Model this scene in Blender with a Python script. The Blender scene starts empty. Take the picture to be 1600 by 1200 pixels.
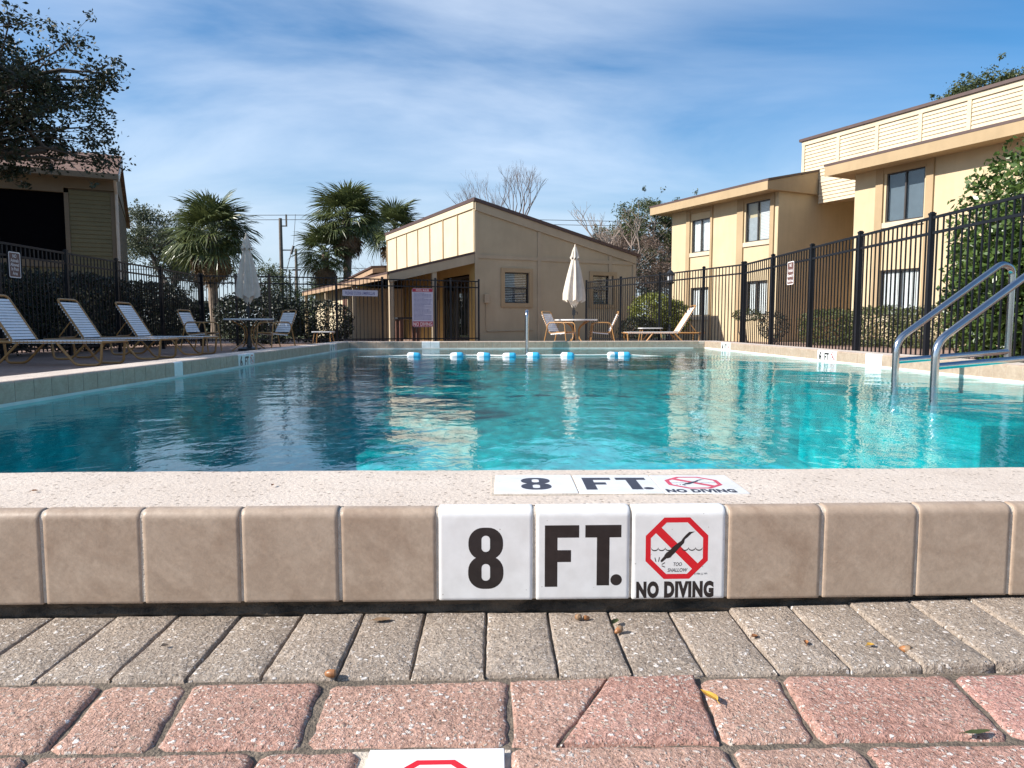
import bpy, bmesh, math, random
import numpy as np
from mathutils import Vector, Matrix, noise as mnoise
R = math.radians
SC = bpy.context.scene
COL = SC.collection

# ------------------------------------------------------------------ camera
cam_d = bpy.data.cameras.new('camera')
cam = bpy.data.objects.new('camera', cam_d); COL.objects.link(cam)
cam_d.sensor_width = 36.0
cam_d.lens = 1110.0 / 1600.0 * 36.0
cam_d.clip_start = 0.02; cam_d.clip_end = 3000
cam.location = (0, 0, 0.465)
cam.rotation_euler = (R(90 - 4.76), 0, R(-1.39))
SC.camera = cam

# ------------------------------------------------------------------ sky, sun, exposure
SUN_EL = 34.0
SUN_AZ = -105.0            # degrees clockwise from +Y: the sun stands to the left
sd = Vector((math.sin(R(SUN_AZ)) * math.cos(R(SUN_EL)), math.cos(R(SUN_AZ)) * math.cos(R(SUN_EL)), math.sin(R(SUN_EL))))
world = bpy.data.worlds.new('World'); SC.world = world; world.use_nodes = True
wt = world.node_tree; wt.nodes.clear()
def wn(t, **k):
    n = wt.nodes.new(t)
    for a, b in k.items(): setattr(n, a, b)
    return n
sky = wn('ShaderNodeTexSky', sky_type='NISHITA', sun_disc=False)
sky.sun_elevation = R(SUN_EL); sky.sun_rotation = R(SUN_AZ)
sky.altitude = 0; sky.air_density = 1.0; sky.dust_density = 0.25; sky.ozone_density = 2.2
bg = wn('ShaderNodeBackground'); bg.inputs[1].default_value = 0.10
out = wn('ShaderNodeOutputWorld')
tc = wn('ShaderNodeTexCoord'); sep = wn('ShaderNodeSeparateXYZ')
wt.links.new(tc.outputs['Generated'], sep.inputs[0])
zc = wn('ShaderNodeMath', operation='MAXIMUM'); zc.inputs[1].default_value = 0.0
wt.links.new(sep.outputs[2], zc.inputs[0])
zp = wn('ShaderNodeMath', operation='ADD'); zp.inputs[1].default_value = 0.22
wt.links.new(zc.outputs[0], zp.inputs[0])
dx = wn('ShaderNodeMath', operation='DIVIDE'); dy = wn('ShaderNodeMath', operation='DIVIDE')
wt.links.new(sep.outputs[0], dx.inputs[0]); wt.links.new(zp.outputs[0], dx.inputs[1])
wt.links.new(sep.outputs[1], dy.inputs[0]); wt.links.new(zp.outputs[0], dy.inputs[1])
comb = wn('ShaderNodeCombineXYZ')
wt.links.new(dx.outputs[0], comb.inputs[0]); wt.links.new(dy.outputs[0], comb.inputs[1])
mp = wn('ShaderNodeMapping'); mp.inputs['Rotation'].default_value = (0, 0, R(24)); mp.inputs['Scale'].default_value = (0.62, 1.25, 1); mp.inputs['Location'].default_value = (0.35, 0.2, 0)
wt.links.new(comb.outputs[0], mp.inputs[0])
n1 = wn('ShaderNodeTexNoise'); n1.inputs['Scale'].default_value = 1.1; n1.inputs['Detail'].default_value = 10; n1.inputs['Roughness'].default_value = 0.54; n1.inputs['Distortion'].default_value = 0.5
n2 = wn('ShaderNodeTexNoise'); n2.inputs['Scale'].default_value = 0.45; n2.inputs['Detail'].default_value = 3
wt.links.new(mp.outputs[0], n1.inputs[0]); wt.links.new(comb.outputs[0], n2.inputs[0])
r1 = wn('ShaderNodeMapRange'); r1.inputs[1].default_value = 0.32; r1.inputs[2].default_value = 0.74
wt.links.new(n1.outputs[0], r1.inputs[0])
r2 = wn('ShaderNodeMapRange'); r2.inputs[1].default_value = 0.30; r2.inputs[2].default_value = 0.62; r2.inputs[3].default_value = 0.5
wt.links.new(n2.outputs[0], r2.inputs[0])
mul = wn('ShaderNodeMath', operation='MULTIPLY'); wt.links.new(r1.outputs[0], mul.inputs[0]); wt.links.new(r2.outputs[0], mul.inputs[1])
bank = wn('ShaderNodeMapRange', interpolation_type='SMOOTHSTEP'); bank.inputs[1].default_value = 0.62; bank.inputs[2].default_value = -0.05; bank.inputs[3].default_value = 0.22; bank.inputs[4].default_value = 1.0
wt.links.new(sep.outputs[0], bank.inputs[0])
mul2 = wn('ShaderNodeMath', operation='MULTIPLY'); wt.links.new(mul.outputs[0], mul2.inputs[0]); wt.links.new(bank.outputs[0], mul2.inputs[1])
amt = wn('ShaderNodeMath', operation='MULTIPLY'); amt.inputs[1].default_value = 0.78; wt.links.new(mul2.outputs[0], amt.inputs[0])
mixc = wn('ShaderNodeMix', data_type='RGBA'); mixc.inputs[7].default_value = (7.4, 8.0, 8.8, 1)
hs = wn('ShaderNodeHueSaturation'); hs.inputs['Saturation'].default_value = 1.42; hs.inputs['Value'].default_value = 0.95
wt.links.new(sky.outputs[0], hs.inputs['Color'])
wt.links.new(amt.outputs[0], mixc.inputs[0]); wt.links.new(hs.outputs[0], mixc.inputs[6])
hz = wn('ShaderNodeMapRange', interpolation_type='SMOOTHERSTEP'); hz.inputs[1].default_value = 0.0; hz.inputs[2].default_value = 0.30; hz.inputs[3].default_value = 0.75; hz.inputs[4].default_value = 0.0
wt.links.new(zc.outputs[0], hz.inputs[0])
mixh = wn('ShaderNodeMix', data_type='RGBA'); mixh.inputs[7].default_value = (3.7, 4.5, 5.5, 1)
wt.links.new(hz.outputs[0], mixh.inputs[0]); wt.links.new(mixc.outputs[2], mixh.inputs[6])
wt.links.new(mixh.outputs[2], bg.inputs[0]); wt.links.new(bg.outputs[0], out.inputs[0])

sun_d = bpy.data.lights.new('sun', 'SUN'); sun_d.energy = 5.0; sun_d.angle = R(0.53); sun_d.color = (1.0, 0.945, 0.875)
sun = bpy.data.objects.new('sun', sun_d); COL.objects.link(sun)
sun.rotation_euler = (-sd).to_track_quat('-Z', 'Y').to_euler()
sun.location = sd * 60
SC.view_settings.view_transform = 'Standard'; SC.view_settings.look = 'None'
SC.view_settings.exposure = 0.68; SC.view_settings.gamma = 1.0; SC.view_settings.use_curve_mapping = False
SC.render.engine = 'CYCLES'
SC.cycles.use_denoising = True
SC.cycles.max_bounces = 8; SC.cycles.transparent_max_bounces = 12
SC.cycles.sample_clamp_indirect = 6.0

# ------------------------------------------------------------------ helpers
def empty(name, loc=(0, 0, 0), rz=0.0):
    o = bpy.data.objects.new(name, None); COL.objects.link(o)
    o.location = loc; o.rotation_euler = (0, 0, rz); o.empty_display_size = 0.1
    return o
def tag(o, label=None, cat=None, group=None, kind=None):
    if label: o['label'] = label
    if cat: o['category'] = cat
    if group: o['group'] = group
    if kind: o['kind'] = kind
    return o
class MB:
    def __init__(s): s.v = []; s.f = []
    def add(s, vs, fs):
        b = len(s.v); s.v.extend([tuple(p) for p in vs]); s.f.extend([tuple(i + b for i in f) for f in fs]); return s
    def box(s, a, b):
        x0, y0, z0 = a; x1, y1, z1 = b
        return s.add([(x0,y0,z0),(x1,y0,z0),(x1,y1,z0),(x0,y1,z0),(x0,y0,z1),(x1,y0,z1),(x1,y1,z1),(x0,y1,z1)],
                     [(0,3,2,1),(4,5,6,7),(0,1,5,4),(1,2,6,5),(2,3,7,6),(3,0,4,7)])
    def hexa(s, p):   # 8 corners, bottom ring then top ring
        return s.add(p, [(0,3,2,1),(4,5,6,7),(0,1,5,4),(1,2,6,5),(2,3,7,6),(3,0,4,7)])
    def tube(s, path, r, n=8, cap=True):
        P = [Vector(p) for p in path]; m = len(P)
        rr = r if isinstance(r, (list, tuple)) else [r] * m
        prev = None; vs = []
        for i in range(m):
            t = (P[min(i + 1, m - 1)] - P[max(i - 1, 0)])
            t = t.normalized() if t.length > 1e-9 else Vector((0, 0, 1))
            if prev is None:
                a = Vector((0, 0, 1)) if abs(t.z) < 0.9 else Vector((1, 0, 0))
                nx = t.cross(a).normalized()
            else:
                nx = (prev - t * prev.dot(t))
                nx = nx.normalized() if nx.length > 1e-6 else t.orthogonal().normalized()
            prev = nx; ny = t.cross(nx)
            for k in range(n):
                a = 2 * math.pi * k / n
                vs.append(P[i] + (nx * math.cos(a) + ny * math.sin(a)) * rr[i])
        fs = []
        for i in range(m - 1):
            for k in range(n):
                fs.append((i*n+k, i*n+(k+1)%n, (i+1)*n+(k+1)%n, (i+1)*n+k))
        if cap:
            fs.append(tuple(range(n - 1, -1, -1))); fs.append(tuple((m-1)*n + k for k in range(n)))
        return s.add(vs, fs)
    def lathe(s, prof, n=16, c=(0, 0, 0)):
        vs = []
        for r, z in prof:
            for k in range(n):
                a = 2*math.pi*k/n; vs.append((c[0]+r*math.cos(a), c[1]+r*math.sin(a), c[2]+z))
        fs = []
        for i in range(len(prof)-1):
            for k in range(n): fs.append((i*n+k, i*n+(k+1)%n, (i+1)*n+(k+1)%n, (i+1)*n+k))
        fs.append(tuple(range(n-1,-1,-1))); fs.append(tuple((len(prof)-1)*n+k for k in range(n)))
        return s.add(vs, fs)
    def prism(s, poly, z0, z1):     # polygon in xy
        n = len(poly)
        return s.add([(x,y,z0) for x,y in poly]+[(x,y,z1) for x,y in poly],
            [tuple(range(n-1,-1,-1)), tuple(range(n,2*n))]+[(i,(i+1)%n,n+(i+1)%n,n+i) for i in range(n)])
    def extr(s, poly, axis, a, b):  # polygon in the other two axes, extruded along 'x' or 'y'
        n = len(poly)
        if axis == 'x': L = [(a,p,q) for p,q in poly]+[(b,p,q) for p,q in poly]
        else: L = [(p,a,q) for p,q in poly]+[(p,b,q) for p,q in poly]
        return s.add(L, [tuple(range(n-1,-1,-1)), tuple(range(n,2*n))]+[(i,(i+1)%n,n+(i+1)%n,n+i) for i in range(n)])
    def mesh(s, name, mat, smooth=True, ang=38):
        me = bpy.data.meshes.new(name); me.from_pydata(s.v, [], s.f); me.update()
        if mat is not None: me.materials.append(mat)
        bm = bmesh.new(); bm.from_mesh(me); bmesh.ops.recalc_face_normals(bm, faces=bm.faces); bm.to_mesh(me); bm.free()
        if smooth:
            me.shade_smooth(); me.set_sharp_from_angle(angle=R(ang))
        return me
    def build(s, name, mat, parent=None, smooth=True, bevel=0.0, ang=38, loc=None, rot=None):
        o = bpy.data.objects.new(name, s.mesh(name, mat, smooth, ang)); COL.objects.link(o)
        if parent: o.parent = parent
        if loc is not None: o.location = loc
        if rot is not None: o.rotation_euler = rot
        if bevel:
            m = o.modifiers.new('bevel', 'BEVEL'); m.width = bevel; m.segments = 2; m.limit_method = 'ANGLE'; m.angle_limit = R(40)
        return o
def inst(name, me, parent=None, loc=(0,0,0), rot=(0,0,0), scale=(1,1,1)):
    o = bpy.data.objects.new(name, me); COL.objects.link(o)
    if parent: o.parent = parent
    o.location = loc; o.rotation_euler = rot; o.scale = scale
    return o
def fast_mesh(name, V, F, mat, smooth=False):
    me = bpy.data.meshes.new(name)
    V = np.asarray(V, dtype=np.float32).reshape(-1, 3); F = np.asarray(F, dtype=np.int32); k = F.shape[1]
    me.vertices.add(len(V)); me.vertices.foreach_set('co', V.ravel())
    me.loops.add(F.size); me.loops.foreach_set('vertex_index', F.ravel())
    me.polygons.add(len(F)); me.polygons.foreach_set('loop_start', np.arange(len(F), dtype=np.int32) * k)
    me.update(calc_edges=True); me.validate()
    if mat: me.materials.append(mat)
    if smooth: me.shade_smooth()
    return me

# ------------------------------------------------------------------ materials
def nodes(name):
    m = bpy.data.materials.new(name); m.use_nodes = True
    t = m.node_tree; b = t.nodes['Principled BSDF']
    return m, t, b
def ramp2(t, src, c0, c1, p0=0.3, p1=0.7):
    r = t.nodes.new('ShaderNodeValToRGB'); r.color_ramp.elements[0].position = p0; r.color_ramp.elements[1].position = p1
    r.color_ramp.elements[0].color = (*c0, 1); r.color_ramp.elements[1].color = (*c1, 1)
    t.links.new(src, r.inputs[0]); return r.outputs[0]
def pos(t, scale=(1,1,1), obj=False):
    if obj:
        g = t.nodes.new('ShaderNodeTexCoord').outputs['Object']
    else:
        g = t.nodes.new('ShaderNodeNewGeometry').outputs['Position']
    m = t.nodes.new('ShaderNodeMapping'); m.inputs['Scale'].default_value = scale; t.links.new(g, m.inputs[0]); return m.outputs[0]
def noisen(t, vec, scale, detail=4, rough=0.55, dist=0.0):
    n = t.nodes.new('ShaderNodeTexNoise'); n.inputs['Scale'].default_value = scale; n.inputs['Detail'].default_value = detail
    n.inputs['Roughness'].default_value = rough; n.inputs['Distortion'].default_value = dist; t.links.new(vec, n.inputs[0]); return n.outputs[0]
def vor(t, vec, scale, feature='F1'):
    n = t.nodes.new('ShaderNodeTexVoronoi'); n.feature = feature; n.inputs['Scale'].default_value = scale; t.links.new(vec, n.inputs[0]); return n
def mixrgb(t, f, a, b, blend='MIX'):
    n = t.nodes.new('ShaderNodeMix'); n.data_type = 'RGBA'; n.blend_type = blend
    for i, v in ((0, f), (6, a), (7, b)):
        if hasattr(v, 'is_linked') or hasattr(v, 'links'): t.links.new(v, n.inputs[i])
        elif i == 0: n.inputs[0].default_value = v
        else: n.inputs[i].default_value = (*v, 1)
    return n.outputs[2]
def mathn(t, op, a, b=None):
    n = t.nodes.new('ShaderNodeMath'); n.operation = op
    for i, v in ((0, a), (1, b)):
        if v is None: continue
        if hasattr(v, 'links'): t.links.new(v, n.inputs[i])
        else: n.inputs[i].default_value = v
    return n.outputs[0]
def bump(t, b, h, strength=0.4, dist=0.005):
    n = t.nodes.new('ShaderNodeBump'); n.inputs['Strength'].default_value = strength; n.inputs['Distance'].default_value = dist
    t.links.new(h, n.inputs['Height']); t.links.new(n.outputs[0], b.inputs['Normal'])
def orand(t): return t.nodes.new('ShaderNodeObjectInfo').outputs['Random']
def plain(name, col, rough=0.5, metal=0.0, var=0.12, scale=6.0, bumps=0.0, spec=None, bscale=60):
    m, t, b = nodes(name); p = pos(t)
    n = noisen(t, p, scale, 5)
    c = ramp2(t, n, tuple(x * (1 - var) for x in col), tuple(min(1, x * (1 + var)) for x in col))
    t.links.new(c, b.inputs['Base Color']); b.inputs['Roughness'].default_value = rough; b.inputs['Metallic'].default_value = metal
    if spec is not None: b.inputs['Specular IOR Level'].default_value = spec
    if bumps: bump(t, b, noisen(t, p, bscale, 4), bumps, 0.01)
    return m
def leafmat(name, c0, c1, trans=0.25, rough=0.55, scale=1.5):
    m, t, b = nodes(name); p = pos(t)
    n = noisen(t, p, scale, 3); wn_ = t.nodes.new('ShaderNodeTexWhiteNoise'); wn_.noise_dimensions = '3D'
    sn = t.nodes.new('ShaderNodeVectorMath'); sn.operation = 'SNAP'; sn.inputs[1].default_value = (0.06,)*3; t.links.new(p, sn.inputs[0]); t.links.new(sn.outputs[0], wn_.inputs[0])
    f = mathn(t, 'ADD', mathn(t, 'MULTIPLY', n, 0.6), mathn(t, 'MULTIPLY', wn_.outputs[0], 0.4))
    c = ramp2(t, f, c0, c1, 0.25, 0.75)
    t.links.new(c, b.inputs['Base Color']); b.inputs['Roughness'].default_value = rough
    tr = t.nodes.new('ShaderNodeBsdfTranslucent'); t.links.new(c, tr.inputs[0])
    mx = t.nodes.new('ShaderNodeMixShader'); mx.inputs[0].default_value = trans
    t.links.new(b.outputs[0], mx.inputs[1]); t.links.new(tr.outputs[0], mx.inputs[2])
    t.links.new(mx.outputs[0], t.nodes['Material Output'].inputs[0])
    return m
def paver_mat(name, ca, cb, cc):
    m, t, b = nodes(name); p = pos(t)
    wn_ = t.nodes.new('ShaderNodeTexNoise'); wn_.inputs['Scale'].default_value = 110; wn_.inputs['Detail'].default_value = 2; t.links.new(p, wn_.inputs[0])
    sb = t.nodes.new('ShaderNodeVectorMath'); sb.operation = 'SUBTRACT'; sb.inputs[1].default_value = (.5,.5,.5); t.links.new(wn_.outputs['Color'], sb.inputs[0])
    sc_ = t.nodes.new('ShaderNodeVectorMath'); sc_.operation = 'SCALE'; sc_.inputs['Scale'].default_value = 0.010; t.links.new(sb.outputs[0], sc_.inputs[0])
    ad = t.nodes.new('ShaderNodeVectorMath'); ad.operation = 'ADD'; t.links.new(p, ad.inputs[0]); t.links.new(sc_.outputs[0], ad.inputs[1])
    q = ad.outputs[0]
    base = ramp2(t, noisen(t, p, 7, 5, 0.65), ca, cb, 0.32, 0.68)
    base = mixrgb(t, mathn(t, 'MULTIPLY', orand(t), 0.6), base, cc)
    grain = noisen(t, p, 230, 4, 0.75); mid = noisen(t, p, 75, 4, 0.7)
    base = mixrgb(t, 0.85, base, ramp2(t, grain, (0.50, 0.47, 0.45), (1.28, 1.25, 1.22), 0.34, 0.66), 'MULTIPLY')
    base = mixrgb(t, 0.6, base, ramp2(t, mid, (0.70, 0.66, 0.62), (1.18, 1.18, 1.18), 0.34, 0.66), 'MULTIPLY')
    dirt = noisen(t, p, 4.5, 5, 0.6)
    base = mixrgb(t, mathn(t, 'MULTIPLY', ramp2(t, dirt, (0,)*3, (1,)*3, 0.52, 0.75), 0.35), base, (0.20, 0.165, 0.13))
    def specks(scale, keep, r0, r1, amount, c0, c1, base):
        v = vor(t, q, scale); sel = t.nodes.new('ShaderNodeSeparateColor'); t.links.new(v.outputs['Color'], sel.inputs[0])
        rad = mathn(t, 'ADD', mathn(t, 'MULTIPLY', sel.outputs[1], r1), r0)
        e = t.nodes.new('ShaderNodeMapRange'); t.links.new(mathn(t, 'SUBTRACT', v.outputs['Distance'], rad), e.inputs[0]); e.inputs[1].default_value = 0.06; e.inputs[2].default_value = -0.06
        k = mathn(t, 'MULTIPLY', mathn(t, 'GREATER_THAN', sel.outputs[0], keep), e.outputs[0])
        return mixrgb(t, mathn(t, 'MULTIPLY', k, amount), base, ramp2(t, sel.outputs[2], c0, c1, 0.05, 0.95)), k
    base, k1 = specks(135, 0.46, 0.08, 0.40, 0.95, (0.46, 0.36, 0.28), (0.82, 0.77, 0.72), base)
    base, k2 = specks(330, 0.45, 0.08, 0.38, 0.75, (0.40, 0.31, 0.24), (0.80, 0.76, 0.70), base)
    base, k3 = specks(280, 0.72, 0.06, 0.34, 0.75, (0.07, 0.055, 0.045), (0.16, 0.13, 0.105), base)
    t.links.new(base, b.inputs['Base Color']); b.inputs['Roughness'].default_value = 0.95; b.inputs['Specular IOR Level'].default_value = 0.12
    h = mathn(t, 'ADD', mathn(t, 'MULTIPLY', grain, 0.8), mathn(t, 'MULTIPLY', mid, 1.3))
    h = mathn(t, 'ADD', h, mathn(t, 'SUBTRACT', mathn(t, 'MULTIPLY', k1, 0.22), mathn(t, 'MULTIPLY', k3, 0.5)))
    bump(t, b, h, 1.0, 0.0055)
    return m
M = {}
M['paver_grey'] = paver_mat('grey_paver', (0.36, 0.305, 0.255), (0.47, 0.405, 0.34), (0.48, 0.41, 0.345))
M['paver_red'] = paver_mat('red_paver', (0.46, 0.255, 0.21), (0.60, 0.37, 0.31), (0.62, 0.44, 0.345))
M['paver_pink'] = paver_mat('pink_paver', (0.52, 0.30, 0.26), (0.60, 0.35, 0.30), (0.60, 0.35, 0.30))
M['sand'] = plain('joint_sand', (0.15, 0.12, 0.09), 0.95, var=0.4, scale=90, bumps=0.6, bscale=250)

def coping_mat():
    m, t, b = nodes('coping_concrete'); p = pos(t)
    base = ramp2(t, noisen(t, p, 5, 6, 0.62), (0.56, 0.475, 0.40), (0.66, 0.575, 0.495), 0.3, 0.7)
    fine = noisen(t, p, 150, 5, 0.7)
    base = mixrgb(t, 0.45, base, ramp2(t, fine, (0.6, 0.56, 0.52), (1, 1, 1), 0.30, 0.55), 'MULTIPLY')
    pit = vor(t, p, 95); s = t.nodes.new('ShaderNodeSeparateColor'); t.links.new(pit.outputs['Color'], s.inputs[0])
    pk = mathn(t, 'MULTIPLY', mathn(t, 'GREATER_THAN', s.outputs[0], 0.78), mathn(t, 'LESS_THAN', pit.outputs['Distance'], 0.30))
    base = mixrgb(t, mathn(t, 'MULTIPLY', pk, 0.7), base, (0.20, 0.155, 0.12))
    st = noisen(t, pos(t, (3, 14, 3)), 2.2, 4, 0.6)
    base = mixrgb(t, mathn(t, 'MULTIPLY', ramp2(t, st, (0,)*3, (1,)*3, 0.55, 0.8), 0.25), base, (0.36, 0.28, 0.21))
    t.links.new(base, b.inputs['Base Color']); b.inputs['Roughness'].default_value = 0.92; b.inputs['Specular IOR Level'].default_value = 0.2
    h = mathn(t, 'SUBTRACT', mathn(t, 'MULTIPLY', noisen(t, p, 110, 6, 0.68), 1.0), mathn(t, 'MULTIPLY', pk, 0.6))
    bump(t, b, h, 0.75, 0.004)
    return m
M['coping'] = coping_mat()
def tile_mat():
    m, t, b = nodes('brown_tile'); p = pos(t)
    ad = t.nodes.new('ShaderNodeVectorMath'); ad.operation = 'ADD'; t.links.new(p, ad.inputs[0])
    cb = t.nodes.new('ShaderNodeCombineXYZ'); r = orand(t); t.links.new(mathn(t, 'MULTIPLY', r, 9.0), cb.inputs[0]); t.links.new(cb.outputs[0], ad.inputs[1])
    q = ad.outputs[0]
    base = ramp2(t, noisen(t, q, 12, 6, 0.62, 0.8), (0.33, 0.235, 0.165), (0.46, 0.355, 0.265), 0.3, 0.7)
    mr = t.nodes.new('ShaderNodeMapping'); mr.vector_type = 'TEXTURE'; mr.inputs['Rotation'].default_value = (0, R(40), 0); mr.inputs['Scale'].default_value = (1/16, 1/16, 1/48); t.links.new(q, mr.inputs[0])
    base = mixrgb(t, 0.34, base, ramp2(t, noisen(t, mr.outputs[0], 1.9, 4, 0.6), (0.72, 0.70, 0.68), (1.15, 1.15, 1.15), 0.35, 0.65), 'MULTIPLY')
    fine = noisen(t, q, 130, 4, 0.65)
    base = mixrgb(t, 0.28, base, ramp2(t, fine, (0.6, 0.56, 0.53), (1, 1, 1), 0.35, 0.62), 'MULTIPLY')
    base = mixrgb(t, mathn(t, 'MULTIPLY', r, 0.25), base, (0.40, 0.32, 0.25))
    t.links.new(base, b.inputs['Base Color']); b.inputs['Roughness'].default_value = 0.34
    rg = ramp2(t, noisen(t, q, 40, 3), (0.38,)*3, (0.58,)*3); t.links.new(rg, b.inputs['Roughness'])
    bump(t, b, noisen(t, q, 90, 4, 0.6), 0.16, 0.003)
    return m
M['tile'] = tile_mat()
def white_tile():
    m, t, b = nodes('white_glazed_tile'); p = pos(t)
    base = ramp2(t, noisen(t, p, 30, 4), (0.68, 0.665, 0.64), (0.78, 0.77, 0.75))
    d = vor(t, p, 120); s = t.nodes.new('ShaderNodeSeparateColor'); t.links.new(d.outputs['Color'], s.inputs[0])
    k = mathn(t, 'MULTIPLY', mathn(t, 'GREATER_THAN', s.outputs[0], 0.92), mathn(t, 'LESS_THAN', d.outputs['Distance'], 0.14))
    base = mixrgb(t, mathn(t, 'MULTIPLY', k, 0.6), base, (0.30, 0.26, 0.22))
    t.links.new(base, b.inputs['Base Color']); b.inputs['Roughness'].default_value = 0.16
    bump(t, b, noisen(t, p, 25, 2), 0.04, 0.004)
    return m
M['white_tile'] = white_tile()
M['grout'] = plain('grout', (0.34, 0.285, 0.23), 0.95, var=0.25, scale=60, bumps=0.5, bscale=300)
M['pale_grout'] = plain('pale_grout', (0.52, 0.45, 0.37), 0.95, var=0.2, scale=60, bumps=0.4, bscale=300)
M['band'] = plain('pale_waterline_plaster', (0.66, 0.63, 0.57), 0.8, var=0.12, scale=5)
M['mortar'] = plain('dark_mortar', (0.075, 0.058, 0.042), 0.95, var=0.6, scale=22, bumps=1.0, bscale=70)
M['ink'] = plain('black_print', (0.018, 0.014, 0.014), 0.30, var=0.3, scale=60)
M['ink_faded'] = plain('faded_black_print', (0.035, 0.035, 0.05), 0.5, var=0.3, scale=80)
M['red'] = plain('red_print', (0.60, 0.008, 0.018), 0.25, var=0.05)
M['red_faded'] = plain('faded_red_print', (0.55, 0.05, 0.09), 0.4, var=0.15, scale=60)
def plaster_mat():
    m, t, b = nodes('pool_plaster'); p = pos(t, (1, .55, 1))
    c = ramp2(t, noisen(t, p, 1.2, 4), (0.50, 0.62, 0.64), (0.66, 0.78, 0.80))
    v = vor(t, p, 9, 'SMOOTH_F1'); c = mixrgb(t, 0.75, c, ramp2(t, v.outputs['Distance'], (1.1, 1.1, 1.1), (0.45, 0.55, 0.60), 0.1, 0.65), 'MULTIPLY')  # blotches here and below stand in for light dapples cast through water
    c = mixrgb(t, 0.5, c, ramp2(t, noisen(t, p, 14, 4, 0.6, 1.0), (0.55, 0.62, 0.7), (1.15,)*3, 0.35, 0.65), 'MULTIPLY')
    t.links.new(c, b.inputs['Base Color']); b.inputs['Roughness'].default_value = 0.9; return m
M['plaster'] = plaster_mat()
M['fence'] = plain('black_powder_coat', (0.008, 0.009, 0.012), 0.5, var=0.25, scale=4, spec=0.3)
M['steel'] = plain('stainless_steel', (0.55, 0.55, 0.56), 0.17, 1.0, var=0.06, scale=12)
M['bronze'] = plain('tan_tube', (0.42, 0.22, 0.075), 0.38, var=0.12, scale=8)
M['vinyl'] = plain('white_vinyl', (0.84, 0.84, 0.84), 0.38, var=0.05)
M['canvas'] = plain('beige_canvas', (0.62, 0.55, 0.46), 0.9, var=0.1, scale=9, bumps=0.2, bscale=500)
M['tabletop'] = plain('white_tabletop', (0.68, 0.67, 0.65), 0.3, var=0.06)
M['bluewhite'] = plain('float_white', (0.80, 0.82, 0.84), 0.35, var=0.04)
M['floatblue'] = plain('float_blue', (0.05, 0.42, 0.66), 0.35, var=0.08)
M['rope'] = plain('rope', (0.62, 0.62, 0.58), 0.8, var=0.2, scale=80)
M['wood_pole'] = plain('weathered_pole', (0.13, 0.105, 0.085), 0.9, var=0.3, scale=5)
M['wire'] = plain('wire', (0.06, 0.06, 0.065), 0.6)
M['brown_roof'] = plain('brown_metal_trim', (0.075, 0.042, 0.035), 0.55, var=0.15)
M['sign_blue'] = plain('pale_blue_sign', (0.46, 0.47, 0.56), 0.5, var=0.05)
M['sign_text'] = plain('blue_sign_text', (0.10, 0.11, 0.26), 0.5, var=0.05)
M['sign_red'] = plain('crimson_sign', (0.33, 0.012, 0.04), 0.45, var=0.05)
M['sign_brown'] = plain('brown_sign', (0.13, 0.065, 0.055), 0.5, var=0.08)
M['sign_white'] = plain('white_sign', (0.72, 0.70, 0.69), 0.5, var=0.05)
M['dark_glass_frame'] = plain('bronze_window_frame', (0.045, 0.038, 0.034), 0.4, var=0.1)
M['interior'] = plain('dark_interior', (0.004, 0.004, 0.005), 1.0, spec=0.0)  # near-black stands in for the unlit depth of rooms and porch
M['blind'] = plain('white_blinds', (0.78, 0.79, 0.80), 0.6, var=0.05)
M['shade'] = plain('blue_grey_reflection', (0.10, 0.13, 0.16), 0.7, var=0.1)  # even blue-grey standing in for sky mirrored in the panes
M['grey_blind'] = plain('grey_curtain', (0.34, 0.36, 0.39), 0.8, var=0.12, scale=8)
M['doorbrown'] = plain('brown_door', (0.10, 0.045, 0.03), 0.5)
M['lampblack'] = plain('black_lamp_metal', (0.02, 0.021, 0.024), 0.4)
M['lampglass'] = plain('lamp_glass', (0.5, 0.52, 0.55), 0.1)
M['bark'] = plain('bark', (0.10, 0.078, 0.062), 0.95, var=0.35, scale=7, bumps=0.7, bscale=25)
M['pale_bark'] = plain('pale_bark', (0.30, 0.235, 0.195), 0.95, var=0.3, scale=6)
M['bare_bark'] = plain('bare_twig_bark', (0.17, 0.135, 0.125), 0.95, var=0.25, scale=3)
M['palm_bark'] = plain('palm_bark', (0.22, 0.165, 0.125), 0.95, var=0.35, scale=9, bumps=0.8, bscale=20)
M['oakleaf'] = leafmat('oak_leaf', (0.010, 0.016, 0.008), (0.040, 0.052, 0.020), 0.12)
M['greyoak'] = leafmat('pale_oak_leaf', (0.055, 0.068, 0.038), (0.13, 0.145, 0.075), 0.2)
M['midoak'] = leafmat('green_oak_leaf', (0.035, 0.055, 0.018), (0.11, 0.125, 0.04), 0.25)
M['rustleaf'] = leafmat('rusty_twig_leaf', (0.12, 0.08, 0.06), (0.22, 0.15, 0.11), 0.2)
M['shrubleaf'] = leafmat('glossy_shrub_leaf', (0.026, 0.060, 0.013), (0.115, 0.175, 0.04), 0.22, 0.32, 3.0)
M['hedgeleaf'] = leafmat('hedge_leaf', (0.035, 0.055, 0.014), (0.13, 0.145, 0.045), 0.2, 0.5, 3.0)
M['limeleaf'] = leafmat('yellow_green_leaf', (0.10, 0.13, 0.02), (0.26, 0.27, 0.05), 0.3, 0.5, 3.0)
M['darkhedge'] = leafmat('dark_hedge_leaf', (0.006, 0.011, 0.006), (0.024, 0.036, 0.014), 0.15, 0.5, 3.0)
M['frond'] = leafmat('palm_frond', (0.040, 0.062, 0.022), (0.155, 0.175, 0.060), 0.2, 0.4, 2.0)
M['deadfrond'] = leafmat('dead_palm_frond', (0.17, 0.105, 0.06), (0.33, 0.225, 0.14), 0.15, 0.8, 2.0)
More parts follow.
